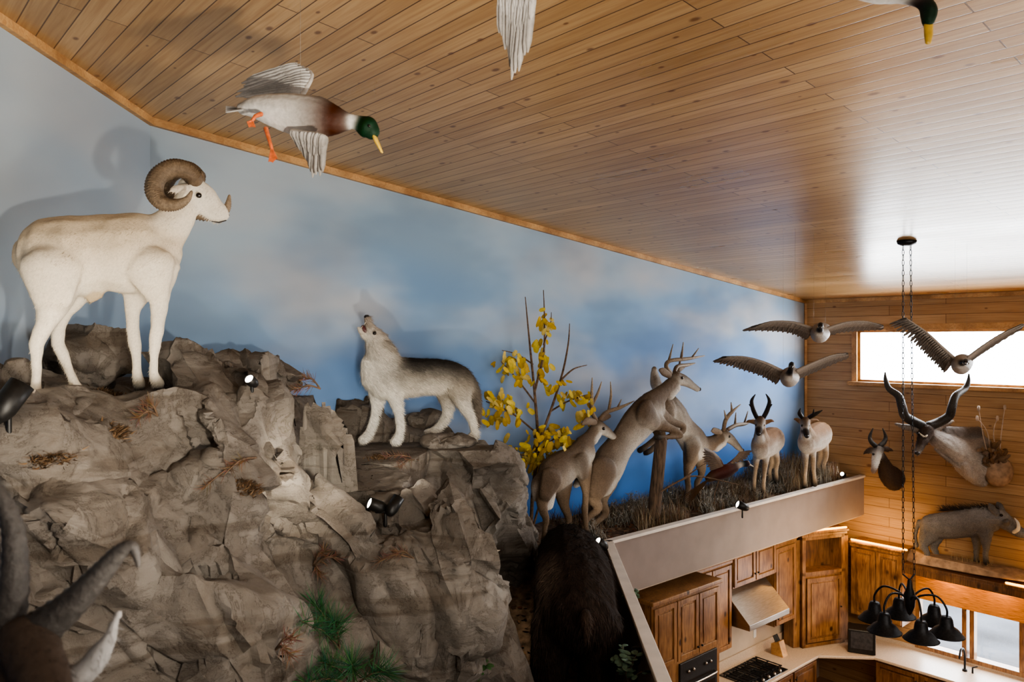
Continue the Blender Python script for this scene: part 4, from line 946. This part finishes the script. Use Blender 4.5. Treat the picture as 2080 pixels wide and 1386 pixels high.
# ================================================================ kitchen
m=MB(); m.kbox(0,aC+2,.20,.25,0,2.80); struct('wall_kitchen',m,M_plain)
def door(parent,fn,u0,u1,o,z0,z1,mat=None,handle=None,name='door'):
    m=MB(); r=.055; t=.026
    for a in ((u0,u0+r,z0,z1),(u1-r,u1,z0,z1),(u0+r,u1-r,z0,z0+r),(u0+r,u1-r,z1-r,z1)): m.fbox(fn,a[0],a[1],o,o+t,a[2],a[3])
    m.fbox(fn,u0+r,u1-r,o,o+.006,z0+r,z1-r); m.fbox(fn,u0+r+.03,u1-r-.03,o+.004,o+.020,z0+r+.03,z1-r-.03)
    d_=bev(mk(name,m.mesh(False),mat or M_alder,parent),.004)
    if handle:
        hu,hz=handle; h=MB(); h.ell(fn(hu,o+t+.014,hz),.014,.014,.014,10); h.tube([fn(hu,o+t-.002,hz),fn(hu,o+t+.01,hz)],.006,8); mk('knob',h.mesh(),M_iron,d_)
    return d_
def cabinet(label,fn,u0,u1,o0,o1,z0,z1,nd,crown=True,mat=None,grp=None,knobtop=False):
    c=root('cabinet',label,'cabinet',fn((u0+u1)/2,(o0+o1)/2,z0),grp)
    m=MB(); m.fbox(fn,u0,u1,o0,o1,z0,z1); mk('cabinet_body',m.mesh(False),mat or M_alder,c)
    if crown:
        m=MB(); m.fbox(fn,u0-.01,u1+.01,o0,o1+.03,z1,z1+.05); m.fbox(fn,u0-.02,u1+.02,o0,o1+.05,z1+.05,z1+.08); bev(mk('crown_moulding',m.mesh(False),mat or M_alder,c),.01)
    w=(u1-u0)/nd
    for i in range(nd):
        a=u0+w*i+.012; b=u0+w*(i+1)-.012
        door(c,fn,a,b,o1,z0+.02,z1-.02,mat,((b-.03 if i%2==0 else a+.03),(z1-.12 if knobtop else z0+.12)))
    return c
tw=root('oven_cabinet','tall knotty wood oven cabinet at the near end under the ledge','cabinet',K(4.75,.6,0))
m=MB(); m.kbox(4.12,5.45,.26,1.05,0,2.62); mk('cabinet_body',m.mesh(False),M_alder,tw)
m=MB(); m.kbox(4.10,5.47,.26,1.09,2.62,2.67); bev(mk('crown_moulding',m.mesh(False),M_alder,tw),.01)
for i in range(3):
    a=4.15+.43*i; door(tw,K,a,a+.41,1.05,1.88,2.58,None,(a+.03 if i%2 else a+.38,1.96))
ov=root('built_in_oven','black built in oven below the tall cabinet doors','oven',K(4.5,1.06,1.1))
m=MB(); m.kbox(4.2,4.95,1.05,1.075,.9,1.84); bev(mk('oven_body',m.mesh(False),M_black,ov))
m=MB(); m.kbox(4.26,4.89,1.076,1.085,1.02,1.5); mk('oven_door',m.mesh(False),M_dglass,ov)
m=MB(); m.stube([(K(4.26,1.08,1.58),.012),(K(4.3,1.13,1.585),.012),(K(4.58,1.14,1.585),.012),(K(4.85,1.13,1.585),.012),(K(4.89,1.08,1.58),.012)],8); mk('handle',m.mesh(),M_steel,ov)
for a in (4.35,4.45,4.7,4.8):
    m=MB(); m.ell(K(a,1.085,1.72),.02,.02,.02,10); mk('knob',m.mesh(),M_steel,ov)
hd=root('range_hood','slanted stainless range hood over the cooktop','range hood',K(2.6,.5,1.7))
m=MB(); pr=[(.26,1.70),(.86,1.70),(.86,1.78),(.42,2.20),(.26,2.20)]; a0,a1=2.08,3.12
vs=[K(a,b,z) for a in (a0,a1) for b,z in pr]; m.add(vs,[(0,1,2,3,4),(9,8,7,6,5)]+[(i,i+5,(i+1)%5+5,(i+1)%5) for i in range(5)]); bev(mk('canopy',m.mesh(False),M_steel,hd),.006)
m=MB(); m.kbox(a0+.06,a1-.06,.30,.80,1.69,1.701); mk('filter',m.mesh(False),M_black,hd)
UK='upper kitchen cabinets'
cabinet('wood cabinet with two raised panels directly above the steel hood',K,2.05,3.15,.26,.62,2.22,2.72,2,True,None,UK)
cabinet('upper cabinet between steel hood and tall corner cabinet',K,1.45,2.03,.26,.60,1.42,2.58,1,True,None,UK)
cabinet('upper cabinet between oven cabinet and steel hood',K,3.17,4.10,.26,.60,1.42,2.58,2,True,None,UK)
cabinet('pair of upper cabinet doors on the pine wall above the small television',FW,.97,1.74,.01,.40,1.34,2.40,2,True,None,UK)
D0=K(1.38,.60,0); D1=K(.46,.98,0); dd=(D1-D0); dw_=dd.length; dd.normalize(); dn=V((dd.y,-dd.x,0))
if dn.dot(-D0)<0: dn=-dn
def DG(u,o,z):
    p=D0+dd*u+dn*o; return V((p.x,p.y,z))
cc=root('corner_cabinet','tall diagonal corner cabinet with open niche above its door','cabinet',DG(dw_/2,0,.92))
cw0,cw1=.10,dw_-.10
m=MB()
m.fbox(DG,cw0,cw0+.06,-.30,0,.925,2.60); m.fbox(DG,cw1-.06,cw1,-.30,0,.925,2.60); m.fbox(DG,cw0,cw1,-.30,-.27,.925,2.60)
for z in (.925,2.02,2.56): m.fbox(DG,cw0,cw1,-.30,0,z,z+.05)
m.fbox(DG,cw0,cw1,-.30,-.02,.97,2.02)
m.fbox(DG,-.02,cw0,-.28,-.06,.925,2.56); m.fbox(DG,cw1,dw_+.02,-.28,-.06,.925,2.56)
mk('cabinet_body',m.mesh(False),M_alder,cc)
m=MB(); m.fbox(DG,cw0+.06,cw1-.06,-.265,-.26,2.07,2.56); mk('niche_back',m.mesh(False),M_alderd,cc)
m=MB(); m.fbox(DG,cw0-.03,cw1+.03,-.30,.03,2.61,2.66); m.fbox(DG,cw0-.05,cw1+.05,-.30,.05,2.66,2.70); bev(mk('crown_moulding',m.mesh(False),M_alder,cc),.01)
door(cc,DG,cw0+.07,cw1-.07,0,1.0,1.98,None,(cw1-.10,1.5))
wt=MB(); wt.kbox(.01,4.1,.26,.92,.88,.92); wt.kbox(.01,.78,.92,4.7,.88,.92)
vs=[K(.78,.92,z) for z in (.88,.92)]+[K(1.35,.92,z) for z in (.88,.92)]+[K(.78,1.5,z) for z in (.88,.92)]
wt.add(vs,[(0,2,4),(1,5,3),(0,1,3,2),(2,3,5,4),(4,5,1,0)])
o=mk('worktop',wt.mesh(False),M_counter,loc=K(.4,1,.88)); tag(bev(o,.008),'long speckled beige kitchen worktop running round the corner','worktop')
m=MB(); m.kbox(.04,4.1,.26,.28,.92,1.06); m.fbox(FW,.28,4.7,.01,.03,.92,.98); o=mk('splashback',m.mesh(False),M_counter,loc=K(2,.26,.92)); tag(o,'low beige splashback strip behind the worktop','splashback')
BK='base kitchen cabinets'
cabinet('base cabinet under the cooktop',K,2.05,4.08,.26,.88,.05,.87,4,False,M_alderd,BK,True)
cabinet('base cabinet left of the tall corner cabinet',K,1.36,2.03,.26,.88,.05,.87,1,False,M_alderd,BK,True)
cabinet('long base cabinet under the kitchen window',FW,1.5,4.6,.02,.74,.05,.87,5,False,M_alderd,BK,True)
ct=root('cooktop','black gas cooktop with iron grates on the worktop','cooktop',K(2.6,.6,.92))
m=MB(); m.kbox(2.15,3.05,.33,.88,.921,.935); bev(mk('cooktop_plate',m.mesh(False),M_dglass,ct))
for a in (2.3,2.6,2.9):
    m=MB()
    for i in range(4): m.bar(K(a-.12+.08*i,.38,.965),K(a-.12+.08*i,.80,.965),.012,.012)
    for b in (.40,.59,.78): m.bar(K(a-.13,b,.965),K(a+.13,b,.965),.012,.012)
    for i in (-.12,.12):
        for b in (.40,.78): m.bar(K(a+i,b,.935),K(a+i,b,.965),.012,.012)
    mk('grate',m.mesh(False),M_iron,ct)
for a in (2.3,2.45,2.6,2.75,2.9):
    m=MB(); m.lathe(K(a,.84,.935),[(0,.025),(.018,.025),(.022,0)],12); mk('knob',m.mesh(),M_steel,ct)
def TVF(u,o,z):
    p=K(.68,1.26,0)+(W*-.75+N*.35).normalized()*o+(N*.75+W*.35).normalized()*u; return V((p.x,p.y,z))
tv=root('television','small black box television on the worktop by the window','television',TVF(0,0,.92))
m=MB(); m.fbox(TVF,-.19,.19,-.14,.16,.925,1.28); bev(mk('television_case',m.mesh(False),M_black,tv),.015)
m=MB(); m.fbox(TVF,-.15,.15,.158,.166,1.0,1.25); mk('screen',m.mesh(False),simple('grey_screen',(.05,.05,.055),.15),tv)
kn=root('knife_block','wooden knife block of black handled knives beside the corner cabinet','knife block',K(1.75,.5,.92))
m=MB(); vs=[K(a,b,z) for a in (1.68,1.82) for b,z in ((.42,.92),(.62,.92),(.55,1.14),(.42,1.08))]; m.add(vs,[(0,1,2,3),(7,6,5,4),(0,4,5,1),(1,5,6,2),(2,6,7,3),(3,7,4,0)]); bev(mk('block',m.mesh(False),M_trim,kn))
for i in range(4):
    m=MB(); p=K(1.70+.033*i,.50,1.10); m.tube([p,p+V((0,0,.09))-N*.05],.011,8); mk('knife_handle',m.mesh(),M_black,kn)
for i,a in enumerate((1.95,3.3)):
    m=MB(); m.kbox(a,a+.075,.25,.256,1.16,1.28); o=mk('wall_outlet',m.mesh(False),M_white,loc=K(a,.25,1.16)); tag(o,('white outlet plate right of the hood' if i==0 else 'white outlet plate left of the hood'),'outlet','outlets over the worktop')
fc=root('faucet','dark gooseneck kitchen faucet in front of the window','faucet',K(.40,2.75,.92))
b0=K(.30,2.55,.92); m=MB(); m.stube([(b0,.016),(b0+UP*.22,.014),(b0+UP*.33-W*.06,.013),(b0+UP*.34-W*.16,.013),(b0+UP*.24-W*.21,.013)],10); m.lathe(b0,[(0,.03),(.03,.03),(.034,0),(0,0)],16); mk('spout',m.mesh(),M_iron,fc)
m=MB(); m.tube([b0+N*.1,b0+N*.1+UP*.08,b0+N*.16+UP*.11],[.014,.012,.008],8); mk('lever',m.mesh(),M_iron,fc)
sf=root('display_shelf','dark wooden shelf and valance over the kitchen window carrying the warthog','shelf',K(.2,3,2.1))
m=MB(); m.fbox(FW,1.76,4.7,0,.46,wz-.20,wz-.155); bev(mk('shelf_board',m.mesh(False),M_alderd,sf))
m=MB(); m.fbox(FW,1.76,4.7,.40,.45,wz-.30,wz-.20); bev(mk('valance_board',m.mesh(False),M_alderd,sf))
m=MB(); m.fbox(FW,1.80,4.66,.03,.06,1.72,wz-.21); o=mk('woven_blind',m.mesh(False),M_bamboo,loc=K(.05,3,1.8)); tag(o,'raised orange woven blind glowing above the kitchen window','blind')
def lamp(kind,name,loc,energy,col,target=None,size=.1,spot=None,blend=.6,sy=None):
    l=bpy.data.lights.new(name,kind); l.energy=energy; l.color=col
    if kind=='AREA':
        l.size=size
        if sy: l.shape='RECTANGLE'; l.size_y=sy
    else: l.shadow_soft_size=size
    if kind=='SPOT': l.spot_size=math.radians(spot or 60); l.spot_blend=blend
    o=bpy.data.objects.new(name,l); COL.objects.link(o); o.location=loc
    if target is not None: o.rotation_euler=(V(target)-V(loc)).to_track_quat('-Z','Y').to_euler()
    return o
def rope(label,pts):
    m=MB(); 
    for p,q in zip(pts,pts[1:]): m.tube([p,q],.015,6)
    o=mk('rope_light',m.mesh(),M_rope,loc=pts[0]); tag(o,label,'rope light','golden rope lights along the cabinet tops')
    for t in (.25,.75): lamp('POINT','rope_glow',pts[0].lerp(pts[1],t)+UP*.08-W*.06,7,(1,.55,.18),size=.12)
rope('golden rope light on top of the wall cabinets left of the warthog',[K(.40,.98,2.50),K(.40,1.80,2.50)])
rope('golden rope light on top of the corner cabinet',[DG(cw0+.15,.03,2.715),DG(cw1,.03,2.715)])
rope('golden rope light on the shelf right of the warthog base',[K(.42,3.10,wz-.14),K(.42,4.6,wz-.14)])
for i,u in enumerate((2.1,2.75)):
    m=MB(); p=K(.25,u+.2,wz-.205); m.lathe(p,[(0,0),(.055,0),(.05,-.02),(0,-.022)],16); o=mk('puck_light',m.mesh(),M_lens,loc=p); tag(o,('left' if i==0 else 'right')+' puck light under the shelf above the kitchen window','light','puck lights')
    lamp('POINT','puck_glow',p-UP*.06,9,(1,.58,.22),size=.05)
# ================================================================ ledge dressing
post=root('fence_post','leaning weathered fence post between two leaping bucks','post',P(1327,1035,9.1))
b=P(1328,1045,9.1); t=P(1343,896,9.1); m=MB(); m.stube([(b,.080),(b.lerp(t,.4),.078),(t,.073)],10); m.tube([t,t+UP*.01],.064,10); mk('post',m.mesh(),M_post,post)
m=MB(); m.stube([(P(1340,1000,9.05),.012),(P(1385,975,9.1),.012),(P(1420,968,9.2),.009),(P(1500,985,9.3),.004)],6); m.stube([(P(1385,975,9.1),.01),(P(1420,950,9.15),.006),(P(1445,935,9.2),.003)],6)
o=mk('fallen_branch',m.mesh(),M_bark,loc=P(1340,1000,9.05)); tag(o,'bare dark branch leaning from the fence post toward the pheasant','branch')
m=MB()
for i in range(11000):
    a=random.uniform(.14,aC+.05); b=random.uniform(.06,bL-.09); p=K(a,b,0); p.z=soilz(p.x,p.y)-.01
    if noise.noise(V((a*1.5,b*2,7)))<-.28: continue
    tall=1.0+1.8*max(0,noise.noise(V((a*2.2,b*3,1))))+(1.0 if a<2 else 0)
    h=random.uniform(.06,.20)*tall; e=V((random.uniform(-.08,.08),random.uniform(-.08,.08),h))
    sage=noise.noise(V((a*2.4,b*2.4,12)))>.08
    cg=random.choice([(.30,.29,.25),(.36,.35,.31),(.24,.22,.18),(.20,.15,.10)] if sage else [(.24,.17,.10),(.33,.25,.15),(.17,.12,.08),(.40,.34,.24),(.20,.10,.06)])
    if Bof(p+e*1.6)<.02 or Bof(p+e*1.6)>bL-.08 or Aof(p+e*1.6)<.04: e.x*=-.3; e.y*=-.3
    s_=V((random.uniform(-1,1),random.uniform(-1,1),0)).normalized()*(.006 if sage else .004)
    m.add([p-s_,p+s_,p+e*.6+s_*.6,p+e*.6-s_*.6,p+e+V((e.x*.5,e.y*.5,0))],[(0,1,2,3),(3,2,4)],cg)
    if sage and i%2==0:
        for j in range(2):
            q=p+e*random.uniform(.4,.9); d_=V((random.uniform(-.05,.05),random.uniform(-.05,.05),random.uniform(-.01,.05))); t_=d_.cross(V((.3,-1,.2))).normalized()*.005
            m.add([q-t_,q+t_,q+d_],[(0,1,2)],cg)
o=mk('dry_grass',m.mesh(False,False),M_leaf,loc=K(3,.5,ZL)); tag(o,'dry brown grass and silvery brush growing along the ledge','grass',kind='stuff')
m=MB()
for i in range(2000):
    if i<1300: p=K(random.uniform(.3,aC+.0),random.uniform(.08,bL-.12),0)
    else:
        p=V((random.uniform(-.2,.85),random.uniform(5.2,8.2),0))
        if Bof(p)<.08: continue
    p.z=soilz(p.x,p.y)+.012; an=random.uniform(0,6.28); d_=V((math.cos(an),math.sin(an),random.uniform(-.1,.5)))*random.uniform(.03,.06)
    feather(m,p,d_,.03,V((random.uniform(-.4,.4),random.uniform(-.4,.4),1)).normalized(),*( [random.choice([(.26,.10,.045),(.18,.10,.055),(.32,.19,.10),(.12,.07,.045)])]*2 ),droop=.1)
o=mk('leaf_litter',m.mesh(True,False),M_leaf,loc=K(4,.5,ZL)); tag(o,'fallen rust brown leaves scattered over the ledge soil','leaves',kind='stuff')
# aspen sapling
Ya=8.3; tr=root('aspen_sapling','slender sapling with bright yellow autumn leaves between wolf and deer','tree',P(1078,1090,Ya))
br_=[[(1078,1092,6),(1082,1000,5.5),(1092,900,5),(1086,800,4.2),(1076,700,3.2),(1067,604,1.4)],
 [(1092,905,4.5),(1120,830,4),(1142,760,3.4),(1154,700,2.6),(1157,658,1.2)],[(1086,795,4),(1104,720,3.2),(1106,650,2.4),(1104,590,1.2)],
 [(1142,770,3),(1165,750,2.4),(1192,742,1.2)],[(1120,835,3),(1155,815,2.4),(1200,800,1.2)],[(1088,820,3),(1050,770,2.4),(1018,735,1.2)],[(1090,880,3),(1040,840,2.4),(985,815,1.2)],
 [(1082,740,2.6),(1050,720,2),(1020,712,1)],[(1093,925,3),(1060,925,2),(1045,910,1)],[(1093,920,3),(1130,890,2.4),(1160,900,1)],[(1104,700,2.4),(1118,660,1.8),(1120,635,1)],
 [(1075,1085,4),(1055,1010,3.4),(1030,960,2.6),(1005,925,1.2)],[(1075,1085,4),(1062,1030,3),(1040,1000,2),(1015,985,1)],[(1080,1080,4),(1100,1010,3),(1112,960,2),(1108,915,1)],[(1055,1015,2.5),(1060,960,2),(1050,915,1)]]
m=MB()
for b in br_: m.stube([(P(x,y,Ya+.10*math.sin(i*1.7+x)),r*.68/F*Ya) for i,(x,y,r) in enumerate(b)],7)
mk('branches',m.mesh(),M_bark,tr)
m=MB()
for cx,cy,sx,sy,n_ in ((1112,650,14,24,15),(1100,690,16,16,6),(1030,735,26,22,24),(1060,740,20,16,11),(1095,715,16,12,6),(1010,812,36,20,36),(998,850,24,14,14),(1045,830,22,18,13),(1108,745,18,18,8),(1128,775,20,16,8),(1165,800,38,18,28),(1090,780,20,16,5),(1118,880,46,18,46),(1080,922,40,22,50),(1138,905,28,20,24),(1102,945,30,12,15),(1192,830,14,24,10),(1060,770,14,14,7)):
    for i in range(n_):
        p=P(random.gauss(cx,sx*.60),random.gauss(cy,sy*.60),Ya+random.uniform(-.22,.16)); an=random.uniform(0,6.28)
        nm=V((random.uniform(-.9,.9),-1,random.uniform(-.5,.9))).normalized(); d_=V((math.cos(an)*.7,random.uniform(-.3,.3),-abs(math.sin(an))-.2)).normalized()*random.uniform(.055,.125)
        c0=random.choice([(.84,.60,.05),(.76,.50,.04),(.90,.70,.10),(.58,.38,.05),(.86,.66,.18)]); feather(m,p,d_,d_.length*random.uniform(.42,.62),nm,c0,tuple(x*.85 for x in c0),random.uniform(.05,.5),.8)
mk('leaves',m.mesh(True,False),M_leaf,tr)
# ================================================================ spot fixtures
def spot_fix(label,p,aim,r=.035,L=.11,lit=True,heads=1,grp='small black spotlights',stake=.07):
    rt=root('spotlight',label,'spotlight',p,grp)
    m=MB(); m.tube([p-UP*.02,p+UP*stake],[.012,.010],8)
    if heads==2: m.tube([p+UP*stake-V((.06,0,0)),p+UP*stake+V((.06,0,0))],.010,8)
    mk('stake',m.mesh(),M_black,rt)
    for h in range(heads):
        d_=aim[h].normalized(); c=p+UP*stake+(V((0,0,0)) if heads==1 else V((-.055 if h==0 else .055,0,.0)))+UP*r
        rot=d_.to_track_quat('Z','Y').to_matrix()
        m=MB(); m.lathe(c,[(0,-L*.55),(r*.5,-L*.55),(r*.8,-L*.42),(r,-L*.2),(r,L*.5),(r*.9,L*.5),(r*.88,L*.38),(0,L*.38)],20,rot); hs=mk('lamp_head',m.mesh(),M_black,rt)
        m=MB(); m.lathe(c,[(0,L*.42),(r*.86,L*.42),(r*.86,L*.40)],20,rot); mk('lens',m.mesh(),M_lens if (lit if isinstance(lit,bool) else lit[h]) else M_dglass,hs)
    return p+UP*(stake+r)
p,nm_=on_rock(783,1062); p=p+(CAM-p).normalized()*.03; q=spot_fix('double headed black spotlight on the rock below the wolf',p,[V((-.75,-.45,.4)),V((.4,.5,.7))],.040,.13,[True,False],2)
p,_=on_rock(512,790); spot_fix('small lit lamp on the rock ridge between ram and wolf',p+V((0,0,0)),[V((-.2,-.75,.5))],.030,.08,stake=.01)
p,_=on_rock(18,875); spot_fix('large black spotlight at the left edge below the ram',p,[V((.35,.45,.8))],.05,.17,False)
p=P(1508,1040,9.7); p.z=soilz(p.x,p.y)+.0; spot_fix('black spotlight on the ledge below the pheasant',p,[V((-.8,-.15,.35))],.05,.16)
p=K(.42,.86,0); p.z=soilz(p.x,p.y); spot_fix('lit spotlight at the far end of the ledge',p,[V((-.6,-.6,.3))],.035,.12)
p=P(1222,1108,7.9); p.z=soilz(p.x,p.y); spot_fix('lit spotlight between the bear and the ledge corner',p,[V((-.6,-.3,.5))],.05,.14)
p=P(1292,1372,5.5); spot_fix('unlit black spotlight beside the parapet right of the bear',p-UP*.02,[V((0,-.1,1))],.035,.12,False,stake=.12)
# ================================================================ twigs, pine, moss
def needles(name,label,cat,px,py,tips,nl,nw,cg,dens,grp,c1,c2):
    b,nm=on_rock(px,py); rt=root(name,label,cat,b,grp); m=MB(); st=MB()
    for tx,ty,off in tips:
        e=P(tx,ty,b.y+off); h,_=on_rock(tx,ty)
        if (h-CAM).length<(e-CAM).length: e=h+(CAM-h).normalized()*.06
        mid=b.lerp(e,.5)+UP*.03+(CAM-b).normalized()*.05; st.stube([(b,.006),(mid,.005),(e,.003)],6)
        for i in range(dens):
            t=random.uniform(.25,1.0); p=(b.lerp(mid,t*2) if t<.5 else mid.lerp(e,t*2-1)); ax=(e-b).normalized()
            rv=V((random.gauss(0,1),random.gauss(0,1),random.gauss(0,1))).normalized(); d_=(ax*.75+rv*.7).normalized()*nl*random.uniform(.7,1.1)
            s_=d_.cross(V((.3,-1,.2))).normalized()*nw; c=tuple(a+(b_-a)*random.random() for a,b_ in zip(c1,c2))
            m.add([p-s_,p+s_,p+d_*.6+s_*.8,p+d_*.6-s_*.8,p+d_],[(0,1,2,3),(3,2,4)],c)
    mk('stem',st.mesh(),M_bark,rt); o=mk('needles',m.mesh(False,False),M_leaf,rt); o['kind']='stuff'
pg1,pg2=(.022,.085,.035),(.075,.18,.08)
needles('pine_branch','green pine branch higher of the two at the bottom centre','pine branch',690,1320,[(640,1228,-.1),(680,1262,-.2),(612,1262,-.15)],.16,.0016,None,125,'green pine branches on the rock',pg1,pg2)
needles('pine_branch','green pine branch spreading along the bottom photo edge','pine branch',720,1396,[(650,1345,-.2),(715,1350,-.25),(790,1366,-.15),(620,1388,-.2)],.17,.0016,None,135,'green pine branches on the rock',pg1,pg2)
rn1,rn2=(.13,.065,.038),(.23,.125,.075)
for (px,py,tips,lb) in ((((520,930,[(455,965,-.05),(410,995,-.08)],'long dry reddish twig on the rock face below the ridge lamp'))),(635,1150,[(660,1120,-.08),(690,1135,-.05),(650,1170,-.08)],'dry rust coloured pine sprig left of the double spotlight rock'),(560,1320,[(600,1300,-.05),(590,1335,-.05)],'dry rust coloured pine sprig left of the green pine branches'),(840,1135,[(800,1125,-.05),(770,1140,-.08)],'dry rust coloured pine sprig below the double spotlight'),(650,790,[(620,770,-.05),(600,795,-.05)],'dry rust coloured pine sprig on the ridge left of the wolf'),(850,935,[(810,950,-.05),(780,930,-.05)],'dry rust coloured pine sprig under the wolf forepaws'),(320,845,[(280,850,-.05),(300,825,-.05)],'dry rust coloured pine sprig below the forehooves of the ram')):
    needles('dry_twig',lb,'twig',px,py,tips,.08,.0013,None,48,'dry pine sprigs on the rock',rn1,rn2)
for i,(px,py,lb) in enumerate(((225,800,'dry moss clump between the ram hooves'),(100,935,'dry moss clump at far left under the rounded boulder'),(505,990,'dry moss clump in the middle of the rock face'),(770,930,'dry moss clump under the wolf left forepaw'),(240,880,'dry moss clump right of the rounded boulder'))):
    b,nm=on_rock(px,py); m=MB()
    for j in range(380):
        o_=V((random.gauss(0,.04),random.gauss(0,.04),random.gauss(0,.012))); p=b+o_; h=bvh.find_nearest(p)
        if h[0]: p=h[0]
        d_=h[1]*.012+V((random.uniform(-.03,.03),random.uniform(-.03,.03),random.uniform(-.005,.018))); s_=V((random.uniform(-1,1),random.uniform(-1,1),.3)).normalized()*.005; c=random.choice([(.15,.085,.045),(.22,.135,.07),(.11,.075,.045)])
        m.add([p-s_,p+s_,p+d_],[(0,1,2)],c)
    o=mk('moss_clump',m.mesh(False,False),M_leaf,loc=b); tag(o,lb,'moss','dry moss clumps on the rock','stuff')
def leafy(label,p,n_,spread,h,c0,sz):
    rt=root('leafy_plant',label,'plant',p); m=MB(); st=MB()
    for i in range(max(3,n_//7)):
        e=p+V((random.uniform(-spread,spread),random.uniform(-spread,spread),h*random.uniform(.5,1))); mid=p.lerp(e,.5)+UP*.03; st.stube([(p,.004),(mid,.003),(e,.002)],5)
        for j in range(7):
            q=(mid.lerp(e,j/6) if j>1 else p.lerp(mid,.6+.2*j)); a=random.uniform(0,6.28); d_=V((math.cos(a),math.sin(a),random.uniform(-.3,.6))).normalized()*sz
            feather(m,q,d_,sz*.65,V((random.uniform(-.4,.4),random.uniform(-.6,.2),1)).normalized(),c0,tuple(x*1.3 for x in c0),.2)
    mk('stems',st.mesh(),M_bark,rt); mk('leaves',m.mesh(True,False),M_leaf,rt)
p=P(1275,1390,5.3); leafy('grey green leafy plant between the bear and parapet at the bottom',p,70,.14,.22,(.10,.16,.11),.055)
p=P(972,1390,5.0); leafy('small green leafy plant at the foot of the rock left of the bear',p,56,.10,.16,(.06,.13,.045),.045)
p=P(1276,1230,6.6); leafy('small ivy like plant along the parapet inside edge',p,42,.09,.14,(.08,.13,.07),.05)
# ================================================================ lights
wm=K(-.25,2.6,5.36); lamp('AREA','window_light',wm,250,(1,.98,.95),wm-W*2-UP*.25,3.4,sy=.8)
wk=K(-.25,3.2,1.4); lamp('AREA','kitchen_window_light',wk,50,(.9,.95,1),wk-W*2,2.8,sy=.75)
lamp('AREA','room_fill',V((1.6,-1.4,6.9)),95,(1,.97,.92),V((-1.0,5.5,4.0)),1.8)
lamp('AREA','right_fill',K(6,7.5,5.6),140,(1,.97,.92),K(6,0,4.6),2.4)
lamp('AREA','up_fill',V((2.5,1.0,3.4)),115,(1,.93,.82),V((1.2,4.0,7.5)),2.5)
lamp('AREA','kitchen_fill',K(2.4,2.6,2.75),65,(1,.80,.58),K(2.2,.7,.8),1.4)
lamp('SPOT','key_spot',V((.50,.75,5.25)),440,(1,.91,.78),V((-1.9,4.5,6.1)),.05,88,1.0)
lamp('SPOT','ram_spot',P(470,1180,2.3),60,(1,.90,.74),P(200,600,4.2),.05,60)
lamp('SPOT','ram_left_spot',P(40,820,3.35)+V((0,-.1,.05)),24,(1,.86,.66),P(210,600,4.2),.04,75)
lamp('SPOT','wolf_spot',P(800,1010,4.5),105,(1,.92,.78),P(850,770,7.0),.04,46)
lamp('SPOT','rock_spot',P(720,1000,4.0),60,(1,.88,.70),P(560,930,5.2),.06,70,1.0)
lamp('SPOT','ledge_pool',P(850,1080,5.6),16,(1,.88,.68),P(870,960,6.7),.05,80,1.0)
lamp('SPOT','path_fill',P(1050,960,5.6),60,(1,.88,.70),P(1025,1290,6.2),.06,60,1.0)  # added fill to brighten the dark path gap; no fixture stands here
lamp('SPOT','deer_spot',P(1215,1085,7.7),14,(1,.9,.75),P(1300,880,8.9),.05,80)
lamp('SPOT','ledge_spot',P(1512,1000,9.5),14,(1,.9,.75),P(1420,880,10),.05,90)
lamp('SPOT','pronghorn_spot',K(.5,.92,3.6),12,(1,.9,.75),P(1560,900,10.8),.04,90)
wd_=bpy.data.worlds.new('World'); SC.world=wd_; wd_.use_nodes=True; nt=wd_.node_tree; bg=nt.nodes['Background']
sk=NN(nt,'ShaderNodeTexSky',sky_type='HOSEK_WILKIE'); sk.turbidity=4; sk.sun_direction=(.4,.5,.75)
mx=MIX(nt,.9,sk.outputs[0],(.96,.97,1.0)); nt.links.new(mx,bg.inputs['Color']); bg.inputs['Strength'].default_value=18.0
# ================================================================ camera
cd=bpy.data.cameras.new('camera'); cam=bpy.data.objects.new('camera',cd); COL.objects.link(cam)
cam.location=CAM; cam.rotation_euler=(math.pi/2,0,0); cd.sensor_width=36; cd.lens=F/2080*36; cd.clip_start=.05
cd.dof.use_dof=True; cd.dof.focus_distance=6.0; cd.dof.aperture_fstop=4.5
SC.camera=cam
